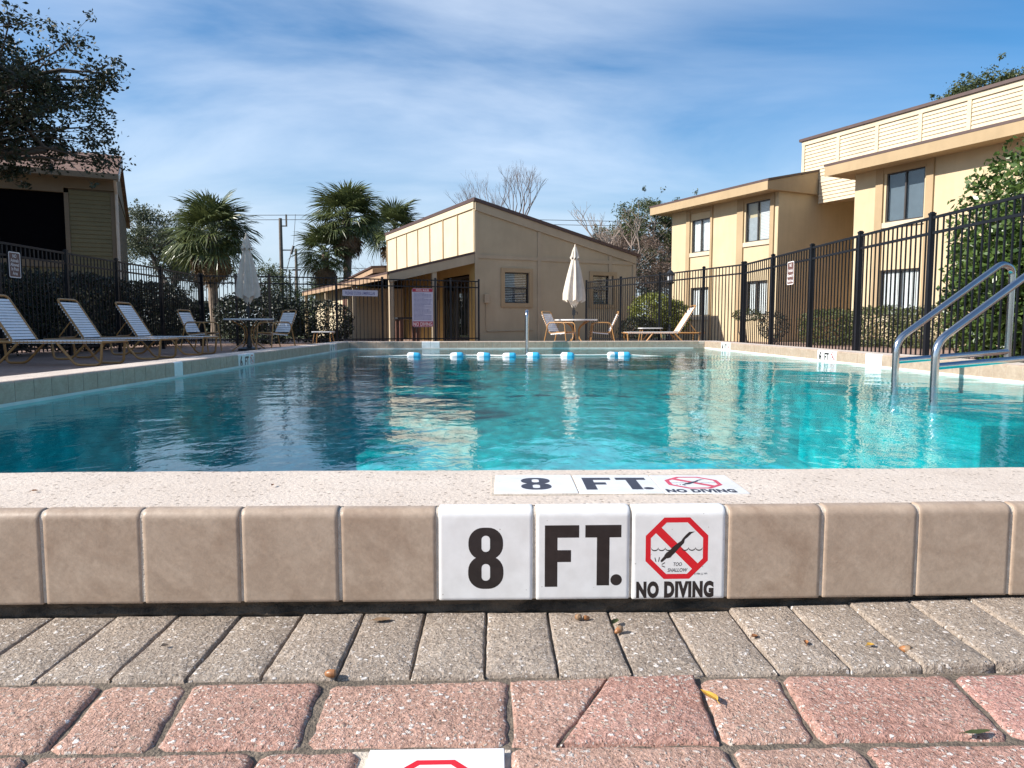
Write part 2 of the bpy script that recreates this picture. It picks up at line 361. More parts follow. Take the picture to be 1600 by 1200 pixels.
M['grass'] = plain('lawn', (0.07, 0.085, 0.03), 0.95, var=0.5, scale=3, bumps=0.5)
M['acorn'] = plain('acorn_shell', (0.30, 0.13, 0.05), 0.4, var=0.35, scale=120)
M['dryleaf'] = plain('dry_leaf', (0.22, 0.14, 0.08), 0.7, var=0.3, scale=120)
M['yellowleaf'] = plain('yellow_leaf', (0.58, 0.33, 0.05), 0.5, var=0.25, scale=120)
def wall_mat(name, col, var=0.08, grooves=True):
    m, t, b = nodes(name); p = pos(t)
    c = ramp2(t, noisen(t, p, 1.3, 6, 0.6), tuple(x*(1-var) for x in col), tuple(x*(1+var) for x in col))
    st = noisen(t, pos(t, (2.5, 2.5, 0.25)), 3, 4)
    c = mixrgb(t, 0.12, c, ramp2(t, st, (0.72, 0.70, 0.66), (1, 1, 1), 0.35, 0.62), 'MULTIPLY')
    t.links.new(c, b.inputs['Base Color']); b.inputs['Roughness'].default_value = 0.88
    bump(t, b, noisen(t, p, 45, 5, 0.65), 0.25, 0.01)
    return m
M['cream'] = wall_mat('cream_stucco', (0.54, 0.435, 0.275))
M['tan'] = wall_mat('tan_trim_paint', (0.39, 0.285, 0.165))
M['clubwall'] = wall_mat('buff_panel', (0.43, 0.35, 0.235))
M['clubtrim'] = wall_mat('buff_batten', (0.42, 0.34, 0.235))
M['yellow'] = wall_mat('pale_yellow_panel', (0.60, 0.505, 0.35))
M['porchwall'] = wall_mat('yellow_board', (0.52, 0.36, 0.13))
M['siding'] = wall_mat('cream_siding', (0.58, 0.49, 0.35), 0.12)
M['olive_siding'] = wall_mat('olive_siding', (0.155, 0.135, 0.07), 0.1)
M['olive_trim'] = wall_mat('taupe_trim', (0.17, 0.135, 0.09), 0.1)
M['gutter'] = plain('cream_gutter', (0.5, 0.44, 0.36), 0.5)
def shingle():
    m, t, b = nodes('brown_shingles'); p = pos(t)
    br = t.nodes.new('ShaderNodeTexBrick'); br.inputs['Scale'].default_value = 3.2; br.inputs['Color1'].default_value = (0.17, 0.095, 0.07, 1); br.inputs['Color2'].default_value = (0.235, 0.14, 0.10, 1); br.inputs['Mortar'].default_value = (0.11, 0.06, 0.05, 1)
    br.inputs['Mortar Size'].default_value = 0.012; br.inputs['Brick Width'].default_value = 0.9; br.inputs['Row Height'].default_value = 0.45
    t.links.new(p, br.inputs[0])
    c = mixrgb(t, 0.5, br.outputs[0], ramp2(t, noisen(t, p, 12, 5), (0.5,)*3, (1.1,)*3), 'MULTIPLY')
    t.links.new(c, b.inputs['Base Color']); b.inputs['Roughness'].default_value = 0.95
    return m
M['shingle'] = shingle()
M['asphalt_tan'] = plain('tan_roofing', (0.36, 0.24, 0.15), 0.9, var=0.15)
def glass(name, tint=(0.02, 0.025, 0.03)):
    m, t, b = nodes(name); b.inputs['Base Color'].default_value = (*tint, 1); b.inputs['Roughness'].default_value = 0.03
    b.inputs['Specular IOR Level'].default_value = 0.8
    tr = t.nodes.new('ShaderNodeBsdfTransparent'); dt = t.nodes.new('ShaderNodeVectorMath'); dt.operation = 'DOT_PRODUCT'; ge = t.nodes.new('ShaderNodeNewGeometry')
    t.links.new(ge.outputs['Normal'], dt.inputs[0]); t.links.new(ge.outputs['Incoming'], dt.inputs[1])
    fr5 = mathn(t, 'POWER', mathn(t, 'SUBTRACT', 1.0, mathn(t, 'MINIMUM', mathn(t, 'ABSOLUTE', dt.outputs['Value']), 1.0)), 5.0)
    gl = t.nodes.new('ShaderNodeBsdfGlossy'); gl.inputs['Roughness'].default_value = 0.02
    mx = t.nodes.new('ShaderNodeMixShader'); t.links.new(mathn(t, 'ADD', mathn(t, 'MULTIPLY', fr5, 0.94), 0.05), mx.inputs[0]); t.links.new(tr.outputs[0], mx.inputs[1]); t.links.new(gl.outputs[0], mx.inputs[2])
    tr.inputs[0].default_value = (0.93, 0.95, 0.95, 1)
    t.links.new(mx.outputs[0], t.nodes['Material Output'].inputs[0])
    return m
M['glass'] = glass('window_glass')
def deckmat():
    m, t, b = nodes('deck_pavers'); p = pos(t)
    br = t.nodes.new('ShaderNodeTexBrick'); br.inputs['Scale'].default_value = 4.3; br.inputs['Color1'].default_value = (0.30, 0.185, 0.14, 1); br.inputs['Color2'].default_value = (0.40, 0.27, 0.205, 1); br.inputs['Mortar'].default_value = (0.12, 0.09, 0.075, 1)
    br.inputs['Mortar Size'].default_value = 0.012; t.links.new(p, br.inputs[0])
    c = mixrgb(t, 0.5, br.outputs[0], ramp2(t, noisen(t, p, 60, 4), (0.55,)*3, (1.1,)*3), 'MULTIPLY')
    t.links.new(c, b.inputs['Base Color']); b.inputs['Roughness'].default_value = 0.9
    return m
M['deck'] = deckmat()
def water_mat():
    m = bpy.data.materials.new('pool_water'); m.use_nodes = True; t = m.node_tree; t.nodes.clear()
    o = t.nodes.new('ShaderNodeOutputMaterial'); p = pos(t)
    tr = t.nodes.new('ShaderNodeBsdfTransparent'); tr.inputs[0].default_value = (0.07, 0.785, 0.79, 1)
    gl = t.nodes.new('ShaderNodeBsdfGlossy'); gl.inputs['Roughness'].default_value = 0.0
    mx = t.nodes.new('ShaderNodeMixShader')
    bp = t.nodes.new('ShaderNodeBump'); bp.inputs['Strength'].default_value = 0.22; bp.inputs['Distance'].default_value = 0.01
    t.links.new(noisen(t, pos(t, (1.0, 0.7, 1)), 16, 3, 0.5, 0.4), bp.inputs['Height'])
    t.links.new(bp.outputs[0], gl.inputs['Normal']); 
    # Schlick reflectance, the same from above and below the surface
    dt = t.nodes.new('ShaderNodeVectorMath'); dt.operation = 'DOT_PRODUCT'
    t.links.new(bp.outputs[0], dt.inputs[0]); t.links.new(t.nodes.new('ShaderNodeNewGeometry').outputs['Incoming'], dt.inputs[1])
    c_ = mathn(t, 'MINIMUM', mathn(t, 'ABSOLUTE', dt.outputs['Value']), 1.0)
    f5 = mathn(t, 'POWER', mathn(t, 'SUBTRACT', 1.0, c_), 5.0)
    t.links.new(mathn(t, 'ADD', mathn(t, 'MULTIPLY', f5, 0.98), 0.02), mx.inputs[0]); t.links.new(tr.outputs[0], mx.inputs[1]); t.links.new(gl.outputs[0], mx.inputs[2])
    t.links.new(mx.outputs[0], o.inputs['Surface'])
    return m
M['water'] = water_mat()

# ------------------------------------------------------------------ lettering
def text(name, body, size, mat, parent, loc, rot=(0,0,0), sx=1.0, bold=0.0, align='CENTER', shear=0.0, ext=0.0002, space=1.0, fit=None):
    cu = bpy.data.curves.new(name, 'FONT'); cu.body = body; cu.size = size; cu.align_x = align; cu.extrude = ext; cu.offset = bold; cu.shear = shear
    cu.resolution_u = 4; cu.space_character = space; cu.space_line = 0.95
    tmp = bpy.data.objects.new('tmp', cu); COL.objects.link(tmp)
    dg = bpy.context.evaluated_depsgraph_get(); dg.update()
    me = bpy.data.meshes.new_from_object(tmp.evaluated_get(dg)); bpy.data.objects.remove(tmp)
    me.name = name; me.materials.clear(); me.materials.append(mat)
    if fit:
        xs = [v.co.x for v in me.vertices]; sx = fit/(max(xs)-min(xs))
    o = inst(name, me, parent, loc, rot, (sx, 1, 1)); return o
def strip(mb, outer, inner, z):
    n = len(outer); mb.add([(x,y,z) for x,y in outer]+[(x,y,z) for x,y in inner], [(i,(i+1)%n,n+(i+1)%n,n+i) for i in range(n)])
def rrect(cx, cy, w, h, r, k=7):
    L = []
    for qx, qy, a0 in ((1,1,0),(-1,1,90),(-1,-1,180),(1,-1,270)):
        for i in range(k+1):
            a = R(a0 + 90*i/k); L.append((cx + qx*(w/2-r) + r*math.cos(a), cy + qy*(h/2-r) + r*math.sin(a)))
    return L
# flat marks in a unit tile: x right, y up, centre 0, side 1; z = height above glaze
def mark_eight(sz):
    mb = MB(); w = 0.375*sz; h = 0.35*sz; cy = 0.155*sz
    strip(mb, rrect(0, cy, w*0.98, h, w*0.42), rrect(0, cy, w*0.24, h*0.50, w*0.115), .00004)
    strip(mb, rrect(0, -cy, w, h*1.03, w*0.43), rrect(0, -cy, w*0.24, h*0.52, w*0.115), 0.000055)
    return mb
def mark_ft(sz):
    mb = MB(); z = .00004
    def q(a,b,c,d): mb.add([(a*sz,b*sz,z),(c*sz,b*sz,z),(c*sz,d*sz,z),(a*sz,d*sz,z)],[(0,1,2,3)])
    q(-.40,-.335,-.265,.335); q(-.265,.20,-.035,.335); q(-.265,-.065,-.12,.065)
    q(.155,-.325,.29,.20); q(.03,.20,.415,.335)
    n = 20; mb.add([((.365+.062*math.cos(2*math.pi*k/n))*sz,(-.265+.062*math.sin(2*math.pi*k/n))*sz,z) for k in range(n)],[tuple(range(n))])
    return mb
def no_diving(tile, sz, red, ink, lift, rot, loc, words=True, fine=True):
    """emblem parts on a tile; lift(x,y,z) gives local position"""
    def oct_(cx, cy, r, cut): 
        w = r; c = r*cut
        return [(cx+w,cy-c),(cx+w,cy+c),(cx+c,cy+w),(cx-c,cy+w),(cx-w,cy+c),(cx-w,cy-c),(cx-c,cy-w),(cx+c,cy-w)]
    cx, cy = -.04*sz, .065*sz
    mb = MB(); strip(mb, oct_(cx,cy,.335*sz,.41), oct_(cx,cy,.28*sz,.40), .00004)
    a = .20*sz; w = .030*sz
    mb.add([(cx-a-w,cy+a-w,.000036),(cx-a+w,cy+a+w,.000036),(cx+a+w,cy-a+w,.000036),(cx+a-w,cy-a-w,.000036)],[(0,1,2,3)])
    mb.build('emblem_octagon', red, tile, smooth=False, loc=loc, rot=rot)
    d = MB()
    up = [(.185,.175),(.13,.172),(.095,.14),(.06,.10),(.045,.075),(.0,.045),(-.05,.005),(-.075,-.03),(-.11,-.05),(-.13,-.075),(-.135,-.09),(-.165,-.125),(-.175,-.14)]
    lo = [(.19,.182),(.155,.165),(.115,.125),(.085,.10),(.075,.06),(.02,.0),(-.02,-.045),(-.05,-.075),(-.065,-.095),(-.095,-.105),(-.11,-.105),(-.15,-.14),(-.168,-.148)]
    vs = []; fs = []
    for i,(p,q) in enumerate(zip(up,lo)):
        vs += [(cx+p[0]*sz,cy+p[1]*sz+.005*sz,.00008),(cx+q[0]*sz,cy+q[1]*sz-.004*sz,.00008)]
        if i: fs.append((2*i-2,2*i-1,2*i+1,2*i))
    d.add(vs, fs)
    for s0 in (-.275,-.2,-.125,.05,.125,.2):
        pts = [(s0+.0375+.0375*math.cos(math.pi+math.pi*k/8), .03*math.sin(math.pi+math.pi*k/8)) for k in range(9)]
        vs=[]; fs=[]
        for i,(x,y) in enumerate(pts):
            vs += [(cx+x*sz,cy+(y+.012)*sz,.00006),(cx+x*sz,cy+(y-.000)*sz,.00006)]
            if i: fs.append((2*i-2,2*i-1,2*i+1,2*i))
        d.add(vs, fs)
    for (x0,y0,x1,y1) in ((-.235,-.10,-.222,-.145),(-.185,-.095,-.195,-.145),(-.16,-.175,-.125,-.155),(-.16,-.19,-.125,-.205)):
        dx_,dy_ = y1-y0, x0-x1; L = math.hypot(dx_,dy_); k = .0045/L
        d.add([(cx+(x0+dx_*k)*sz,cy+(y0+dy_*k)*sz,.00006),(cx+(x0-dx_*k)*sz,cy+(y0-dy_*k)*sz,.00006),(cx+(x1-dx_*k)*sz,cy+(y1-dy_*k)*sz,.00006),(cx+(x1+dx_*k)*sz,cy+(y1+dy_*k)*sz,.00006)],[(0,1,2,3)])
    d.build('diver_pictogram', ink, tile, smooth=False, loc=loc, rot=rot)
    e = Matrix.LocRotScale(Vector(loc), Matrix.Identity(3).to_quaternion() if rot is None else __import__('mathutils').Euler(rot).to_quaternion(), None)
    if words: text('lettering', 'NO DIVING', .222*sz, ink, tile, e @ Vector((-.055*sz,-.462*sz,.00006)), rot, .80, .0022*sz/.15, 'CENTER', 0, .00001, 1.12, .835*sz)
    if fine:
        text('lettering', 'TOO', .056*sz, ink, tile, e @ Vector((-.032*sz,-.128*sz,.00006)), rot, .8, .0001, 'CENTER', .2, .00001, 1, .092*sz)
        text('lettering', 'SHALLOW', .056*sz, ink, tile, e @ Vector((-.034*sz,-.192*sz,.00006)), rot, .8, .0001, 'CENTER', .2, .00001, 1, .215*sz)
        text('lettering', '\u00a91986 J.J. MFI', .028*sz, ink, tile, e @ Vector((.22*sz,-.225*sz,.00006)), rot, .9, 0, 'CENTER', 0, .00001)

# ================================================================== the setting: ground, deck, pool
g = MB()
gx = [-600, -2.6, 3.9, 600]; gy = [-200, 1.3, 12.6, 1200]
for i in range(3):
    for j in range(3):
        if (i, j) != (1, 1): g.add([(gx[i],gy[j],-.16),(gx[i+1],gy[j],-.16),(gx[i+1],gy[j+1],-.16),(gx[i],gy[j+1],-.16)],[(0,1,2,3)])
tag(g.build('ground', M['grass'], smooth=False), kind='structure')
XL, XR, YN, YF0, YF1 = -2.50, 3.78, 1.43, 12.30, 12.72       # inner faces of the pool (far edge a little skewed)
def yfar(x): return YF0 + (YF1 - YF0) * (x - XL) / (XR - XL)
WZ = 0.047; CT = 0.175
dk = MB()
def dz(y):
    t_ = min(1, max(0, (y - 1.25) / 2.6)); return -0.010 - 0.09 * t_ * t_ * (3 - 2 * t_)
ys = [-3, .0, 1.15, 1.5, 1.9, 2.3, 2.7, 3.1, 3.5, 4.0, 8, 12.2, 13.1, 30]
def sheet(x0, x1, y0, y1):
    yy = [y0] + [y for y in ys if y0 < y < y1] + [y1]
    vs = []; fs = []
    for i, y in enumerate(yy):
        vs += [(x0, y, dz(y)), (x1, y, dz(y))]
        if i: fs.append((2*i-2, 2*i-1, 2*i+1, 2*i))
    dk.add(vs, fs)
sheet(-16, XL-.28, -3, 30); sheet(XR+.28, 14, -3, 30); sheet(XL-.28, XR+.28, -3, 1.2); sheet(XL-.28, XR+.28, 12.5, 30)
deck = tag(dk.build('pool_deck', M['deck'], smooth=False), kind='structure')
sd_ = MB(); sd_.add([(-1.9,.1,-.0048),(1.9,.1,-.0048),(1.9,1.135,-.0048),(-1.9,1.135,-.0048)],[(0,1,2,3)])
sd_.build('joint_sand', M['sand'], deck, smooth=False)

def poly_paver(poly, mat, seed, top=0.0, gap=.003, rnd=.006, jit=.0009, tilt=(0,0), name='paver', cor=0):
    rs = random.Random(seed); P = [Vector((x, y)) for x, y in poly]; n = len(P)
    # orient ccw
    A = sum(P[i].x*P[(i+1)%n].y - P[(i+1)%n].x*P[i].y for i in range(n))
    if A < 0: P.reverse()
    c = sum(P, Vector((0,0))) / n
    out = []; cc = cor if cor else rnd*1.2
    for i in range(n):
        a, b = P[i], P[(i+1)%n]; L = (b-a).length; m = max(3, int(L/.016)); d = (b-a)/L
        for k in range(m):
            u = k/(m-1) * (L - 2*cc) + cc
            out.append(a + d*u)
    def inset(L, dist):
        q = []
        m = len(L)
        for i in range(m):
            t_ = (L[(i+1)%m] - L[i-1]).normalized(); q.append(L[i] + Vector((-t_.y, t_.x))*dist)
        return q
    def tow(L, dist): return [p + (c-p).normalized()*dist for p in L]
    base = inset(out, gap)
    base = [p + Vector((rs.uniform(-jit,jit), rs.uniform(-jit,jit))) for p in base]
    rings = [(base, -.06), (base, -.012), (inset(base, rnd*.35), -.0048), (inset(base, rnd), -.0016), (tow(base, rnd*2.2), -.0002), (tow(base, rnd*3.6), .0005)]
    vs = []; fs = []; m = len(base)
    for q, z in rings:
        for p in q:
            jz = rs.uniform(-.0004,.0004)
            vs.append((p.x-c.x, p.y-c.y, z + jz + tilt[0]*(p.x-c.x) + tilt[1]*(p.y-c.y)))
    for r in range(len(rings)-1):
        for k in range(m): fs.append((r*m+k, r*m+(k+1)%m, (r+1)*m+(k+1)%m, (r+1)*m+k))
    vs.append((0, 0, .0006)); q0 = (len(rings)-1)*m
    for k in range(m): fs.append((q0+k, q0+(k+1)%m, len(vs)-1))
    mb = MB(); mb.add(vs, fs)
    return mb.build(name, mat, deck, loc=(c.x, c.y, top), ang=60)
sdn = 0
for k in range(-10, 12):
    sdn += 1; rs = random.Random(sdn*7)
    x0 = -.014 + .0985*k; x1 = x0 + .0985
    rot = 0; zz = rs.uniform(-.0015, .0015); yb = 1.112; tl = (rs.uniform(-.012,.012), rs.uniform(-.01,.01))
    if k >= 4: zz += .0035*(min(k,8)-3); tl = (.02, .02)
    y0 = .908 + rs.uniform(-.003,.003)
    poly_paver([(x0,y0),(x1,y0),(x1,yb+.008),(x0,yb+.008)], M['paver_grey'], sdn, zz, .0006, .0020, .0006, tl, cor=.0018)
E1 = [(-1.00,-.98),(-.83,-.81),(-.66,-.643),(-.507,-.492),(-.395,-.379),(-.224,-.217),(.019,.016),(.150,.070),(.266,.252),(.377,.362),(.608,.585),(.78,.76),(.94,.92),(1.1,1.08)]
for i in range(len(E1)-1):
    sdn += 1; rs = random.Random(sdn*11)
    a, b = E1[i], E1[i+1]
    mat = M['paver_pink'] if i == 10 else M['paver_red']
    crack_l = (i == 7); crack_r = (i == 6)
    poly_paver([(a[1],.752),(b[1],.752),(b[0],.903),(a[0],.903)], mat, sdn, rs.uniform(-.003,.002), .0006 if (crack_l or crack_r) else .0010, .0052 if not (crack_l or crack_r) else .0022, .0019, (rs.uniform(-.02,.02), rs.uniform(-.015,.015)), cor=.002 if (crack_l or crack_r) else .011)
E2 = [-.98,-.74,-.502,-.259,-.146,None,.016,.257,.404,.64,.87,1.1]
for i in range(len(E2)-1):
    if E2[i] is None or E2[i+1] is None: continue
    sdn += 1; rs = random.Random(sdn*13)
    poly_paver([(E2[i],.596),(E2[i+1],.596),(E2[i+1],.748),(E2[i],.748)], M['paver_red'], sdn, rs.uniform(-.002,.003), .0010, .0052, .0019, (rs.uniform(-.02,.02), rs.uniform(-.015,.015)), cor=.011)
for i, x in enumerate((-.9,-.66,-.5,-.26,-.1,.06,.30,.54,.7)):
    sdn += 1; w = (.24,.16,.24,.16,.16,.24,.24,.16,.24)[i]
    poly_paver([(x,.44),(x+w,.44),(x+w,.592),(x,.592)], M['paver_red'], sdn, 0, .0010, .0052, .0013)
# loose white marker tile set among the pavers
mb = MB(); mb.box((-.0735,-.0735,-.012),(.0735,.0735,0))
ft = mb.build('depth_marker_tile', M['white_tile'], deck, bevel=.0012, loc=(-.0635,.669,.0035))
ft['label'] = 'white no diving tile laid flat among the red pavers'
no_diving(ft, .147, M['red'], M['ink'], None, (0,0,0), (0.006,-.006,.00003))
# mortar bed under the pavers' white tile
mb = MB(); mb.box((-.158,.594,-.05),(.018,.752,-.004)); mb.build('mortar_bed', M['pale_grout'], deck, bevel=.002)

# ---- coping (raised curb with a cast top, tiled faces)
coping = empty('pool_coping'); tag(coping, kind='structure')
def tile_profile(h=.150, r=.014, o=0.0, deep=.024):
    L = [(deep, 0+o), (0.0012+o, 0+o), (0+o, .0012+o), (0+o, .005), (0+o, h-r-.004), (0+o, h-r)]
    for i in range(1, 7):
        a = R(90*i/6); L.append((r - (r-o)*math.cos(a), h - r + (r-o)*math.sin(a)))
    L.append((deep, h-o)); return L
def tile_mesh(name, w, mat, h=.150):
    A = tile_profile(h, .014, .0012); B = tile_profile(h, .014, 0.0); n = len(A)
    st = [(0.0, A), (.0012, B), (.006, B), (w-.006, B), (w-.0012, B), (w, A)]
    vs = []; fs = []
    for x, P in st: vs += [(x, y, z) for y, z in P]
    for s_ in range(5):
        for k in range(n): fs.append((s_*n+k, s_*n+(k+1)%n, (s_+1)*n+(k+1)%n, (s_+1)*n+k))
    fs.append(tuple(range(n-1,-1,-1))); fs.append(tuple(5*n+k for k in range(n)))
    mb = MB(); mb.add(vs, fs); return mb.mesh(name, mat, ang=55)
PT = .1545; TW = .1495; TZ = .025
tmesh = tile_mesh('tile', TW, M['tile']); wmesh = tile_mesh('white_tile', TW, M['white_tile'])
TY = 1.105
nf = MB(); nf.extr([(TY+y, z+TZ) for y, z in tile_profile(.150, .014, .0018, .045)], 'x', -2.8, 4.08)
nf.build('grout_bed', M['pale_grout'], coping)
mb = MB(); mb.box((XL-.28, TY+.03, -.06), (XR+.28, YN-.03, .15)); mb.build('curb_core', M['mortar'], coping, smooth=False)
# rough mortar ledge under the tiles
rs = random.Random(5); vs = []; fs = []; nx = 160
for i in range(nx+1):
    x = -1.6 + 3.4*i/nx
    for j, (y, z) in enumerate(((1.128,-.02),(1.117,.004),(1.122,.013),(1.116,.022),(1.126,.03))):
        vs.append((x, y + rs.uniform(-.004,.005), z + rs.uniform(-.003,.003)))
    if i:
        for j in range(4): fs.append(((i-1)*5+j, i*5+j, i*5+j+1, (i-1)*5+j+1))
mb = MB(); mb.add(vs, fs); mb.build('mortar_joint', M['mortar'], coping)
rs = random.Random(3)
def add_tile(me, x, name='tile', label=None):
    o = inst(name, me, coping, (x + .0025 + rs.uniform(-.0007,.0007), TY + rs.uniform(-.0008,.0008), TZ + rs.uniform(-.001,.001)), (rs.uniform(-.004,.004), rs.uniform(-.005,.005), rs.uniform(-.003,.003)))
    if label: o['label'] = label
    return o
for k in range(-12, 16):
    x = -.092 + PT*k
    if k == 0:
        t8 = add_tile(wmesh, x, 'depth_marker_tile', 'white glazed tile with a large black 8')
        mark_eight(.150).build('numeral', M['ink'], t8, smooth=False, loc=(TW/2, -.00003, .0690), rot=(R(90),0,0))
    elif k == 1:
        tf = add_tile(wmesh, x, 'depth_marker_tile', 'white glazed tile with black letters FT.')
        mark_ft(.150).build('lettering', M['ink'], tf, smooth=False, loc=(TW/2-.001, -.00003, .0715), rot=(R(90),0,0))
    elif k == 2:
        tn = add_tile(wmesh, x, 'depth_marker_tile', 'white glazed tile with red octagon NO DIVING emblem')
        no_diving(tn, .150, M['red'], M['ink'], None, (R(90),0,0), (TW/2+.003, -.00003, .0735))
    else:
        add_tile(tmesh, x)
# cast coping tops
def slab(poly, name='coping_slab', z0=.12, seed=0):
    bm = bmesh.new(); vsb = [bm.verts.new((x, y, CT)) for x, y in poly]; f = bm.faces.new(vsb)
    r = bmesh.ops.extrude_face_region(bm, geom=[f]); 
    bmesh.ops.translate(bm, verts=[v for v in r['geom'] if isinstance(v, bmesh.types.BMVert)], vec=(0,0,z0-CT))
    bmesh.ops.recalc_face_normals(bm, faces=bm.faces)
    me = bpy.data.meshes.new(name); bm.to_mesh(me); bm.free(); me.materials.append(M['coping'])
    o = inst(name, me, coping); b_ = o.modifiers.new('bevel','BEVEL'); b_.width = .009; b_.segments = 3; b_.limit_method='ANGLE'
    return o
# near slab with an uneven surface
vs = []; fs = []; nx_, ny_ = 300, 26
x0_, x1_ = XL-.28, XR+.28
yA = TY+.0225
for j in range(ny_+1):
    for i in range(nx_+1):
        x = x0_ + (x1_-x0_)*i/nx_; v_ = j/ny_
        yi = YN + .010*mnoise.noise(Vector((x*2.1, 3, 0))) + .003*mnoise.noise(Vector((x*17, 8, 0)))
        y = yA + (yi - yA)*v_ + (.0018*mnoise.noise(Vector((x*40, 1, 0))) if j == 0 else 0)
        z = CT - .0006 + .0012*mnoise.noise(Vector((x*9, y*9, 0)))*min(1, v_*6)
        e = (1 - v_)*(yi - yA)      # distance to the pool edge
        if e < .022: z -= .022*(1 - math.sqrt(max(0, 1 - ((.022-e)/.022)**2)))
        vs.append((x, y, z))
for j in range(ny_):
    for i in range(nx_):
        a = j*(nx_+1)+i; fs.append((a, a+1, a+nx_+2, a+nx_+1))
b0 = len(vs)
for i in range(nx_+1):
    x, y, z = vs[ny_*(nx_+1)+i]; vs.append((x, y, -.02))
for i in range(nx_):
    a = ny_*(nx_+1)+i; fs.append((a, a+1, b0+i+1, b0+i))
mb = MB(); mb.add(vs, fs); mb.build('coping_slab', M['coping'], coping, ang=70)
CW = .28
slab([(XL-CW,YN+.012),(XL-.0225,YN+.012),(XL-.0225,yfar(XL)+.02),(XL-CW,yfar(XL)+CW)], seed=1)
slab([(XR+.0225,YN+.012),(XR+CW,YN+.012),(XR+CW,yfar(XR)+CW),(XR+.0225,yfar(XR)+.02)], seed=2)
fa = math.atan2(YF1-YF0, XR-XL)
slab([(XL-.0225,yfar(XL)+.0225),(XR+.0225,yfar(XR)+.0225),(XR+CW,yfar(XR)+CW-.004),(XL-CW,yfar(XL)+CW-.004)], seed=3)
for a, b in (((XL-CW+.006,YN),(XL-.012,yfar(XL))),((XR+.012,YN),(XR+CW-.006,yfar(XR)))):
    mb = MB(); mb.box((a[0],a[1],-.14),(b[0],b[1],.125)); mb.build('curb_core', M['grout'], coping, smooth=False)
mb = MB(); mb.hexa([(XL-CW+.01,yfar(XL)+.012,-.14),(XR+CW-.01,yfar(XR)+.012,-.14),(XR+CW-.01,yfar(XR)+CW-.01,-.14),(XL-CW+.01,yfar(XL)+CW-.01,-.14),
                    (XL-CW+.01,yfar(XL)+.012,.125),(XR+CW-.01,yfar(XR)+.012,.125),(XR+CW-.01,yfar(XR)+CW-.01,.125),(XL-CW+.01,yfar(XL)+CW-.01,.125)])
mb.build('curb_core', M['grout'], coping, smooth=False)
# inset marker tiles on the near coping top
for i, x in enumerate((-.0035, .1440, .2905)):
    mb = MB(); mb.box((0,0,-.006),(.1455,.145,0))
    o = mb.build('depth_marker_tile', M['white_tile'], coping, bevel=.001, loc=(x+.002, 1.202 - .004*i, CT+.0022), rot=(0,0,R(-.6-.4*i)))
    o['label'] = ('worn white tile set in the coping top with a black 8','white tile set in the coping top with letters FT.','white tile set in the coping top with a faded no diving emblem')[i]
    if i == 0: mark_eight(.145).build('numeral', M['ink_faded'], o, smooth=False, loc=(.075,.071,.00003))
    elif i == 1: mark_ft(.145).build('lettering', M['ink_faded'], o, smooth=False, loc=(.0725,.0725,.00003))
    else: no_diving(o, .145, M['red_faded'], M['ink_faded'], None, (0,0,0), (.074,.072,.00003), True, False)
mb = MB(); mb.box((-.006,1.192,CT-.01),(.440,1.352,CT+.0008)); mb.build('grout_bed', M['pale_grout'], coping, smooth=False)
# inner faces: left, right, far
gm = {}
def inner_run(p0, p1, specials, skipn=0):
    d = Vector((p1[0]-p0[0], p1[1]-p0[1])); L = d.length; ang = math.atan2(d.y, d.x); n = int(L/PT)
    gb = MB(); gb.extr([(y, z) for y, z in tile_profile(.150, .014, .003, .030)], 'x', 0, L)
    gb.build('grout_bed', M['pale_grout'], coping, loc=(p0[0], p0[1], TZ), rot=(0,0,ang))
    wb = MB(); wb.box((.0,-.0035,.020-TZ),(L,.004,.064-TZ)); wb.build('waterline_band', M['band'], coping, smooth=False, loc=(p0[0], p0[1], TZ), rot=(0,0,ang))
    for k in range(n):
        s_ = k*PT + .0025
        nm, me = ('depth_marker_tile', wmesh) if k in specials else ('tile', tmesh)
        o = inst(nm, me, coping, (p0[0]+d.x/L*s_, p0[1]+d.y/L*s_, TZ + rs.uniform(-.0006,.0006)), (0, 0, ang + rs.uniform(-.004,.004)))
        if k in specials and specials[k]:
            sp = specials[k]; o['label'] = 'white glazed tile lettered ' + sp if sp != 'X' else 'white glazed tile with a red no diving emblem'
            if sp == '6': text('lettering', sp, .15, M['ink'], o, (TW/2,-.0006,.025), (R(90),0,0), .85, .006, 'CENTER', 0, .0001)
            elif sp == 'FT': text('lettering', 'FT', .13, M['ink'], o, (TW/2,-.0006,.03), (R(90),0,0), .8, .004, 'CENTER', 0, .0001)
            elif sp == 'X': no_diving(o, .150, M['red'], M['ink'], None, (R(90),0,0), (TW/2+.003,-.0005,.072), True, False)
            elif sp in '345': text('lettering', sp, .15, M['ink'], o, (TW/2,-.0006,.025), (R(90),0,0), .85, .006, 'CENTER', 0, .0001)
        elif k in specials: o['label'] = 'plain white glazed waterline tile'
def kof(y, y0, rev=False): return int(round((y - y0)/PT))
# right wall faces -x: run from far to near so that the tile front looks to -x
ry = yfar(XR)
def kr(y): return int((ry - y)/PT)
k6 = kr(8.15); kw = kr(6.85); k3 = kr(11.75)
inner_run((XR, ry), (XR, YN), {k6:'6', k6+1:'FT', k6+2:'X', kw:None, kw-1:None, k3:'4', k3+1:'FT', k3+2:'X'})
def kl(y): return int((y - YN)/PT)
k6 = kl(7.05); k3 = kl(10.95)
inner_run((XL, YN), (XL, yfar(XL)), {k6:'6', k6+1:'FT', k6+2:'X', kl(5.75):None, k3:'4', k3+1:'FT', k3+2:'X'})
kf = int(1.38/PT)
inner_run((XL, yfar(XL)), (XR, yfar(XR)), {kf:None, kf+1:None})
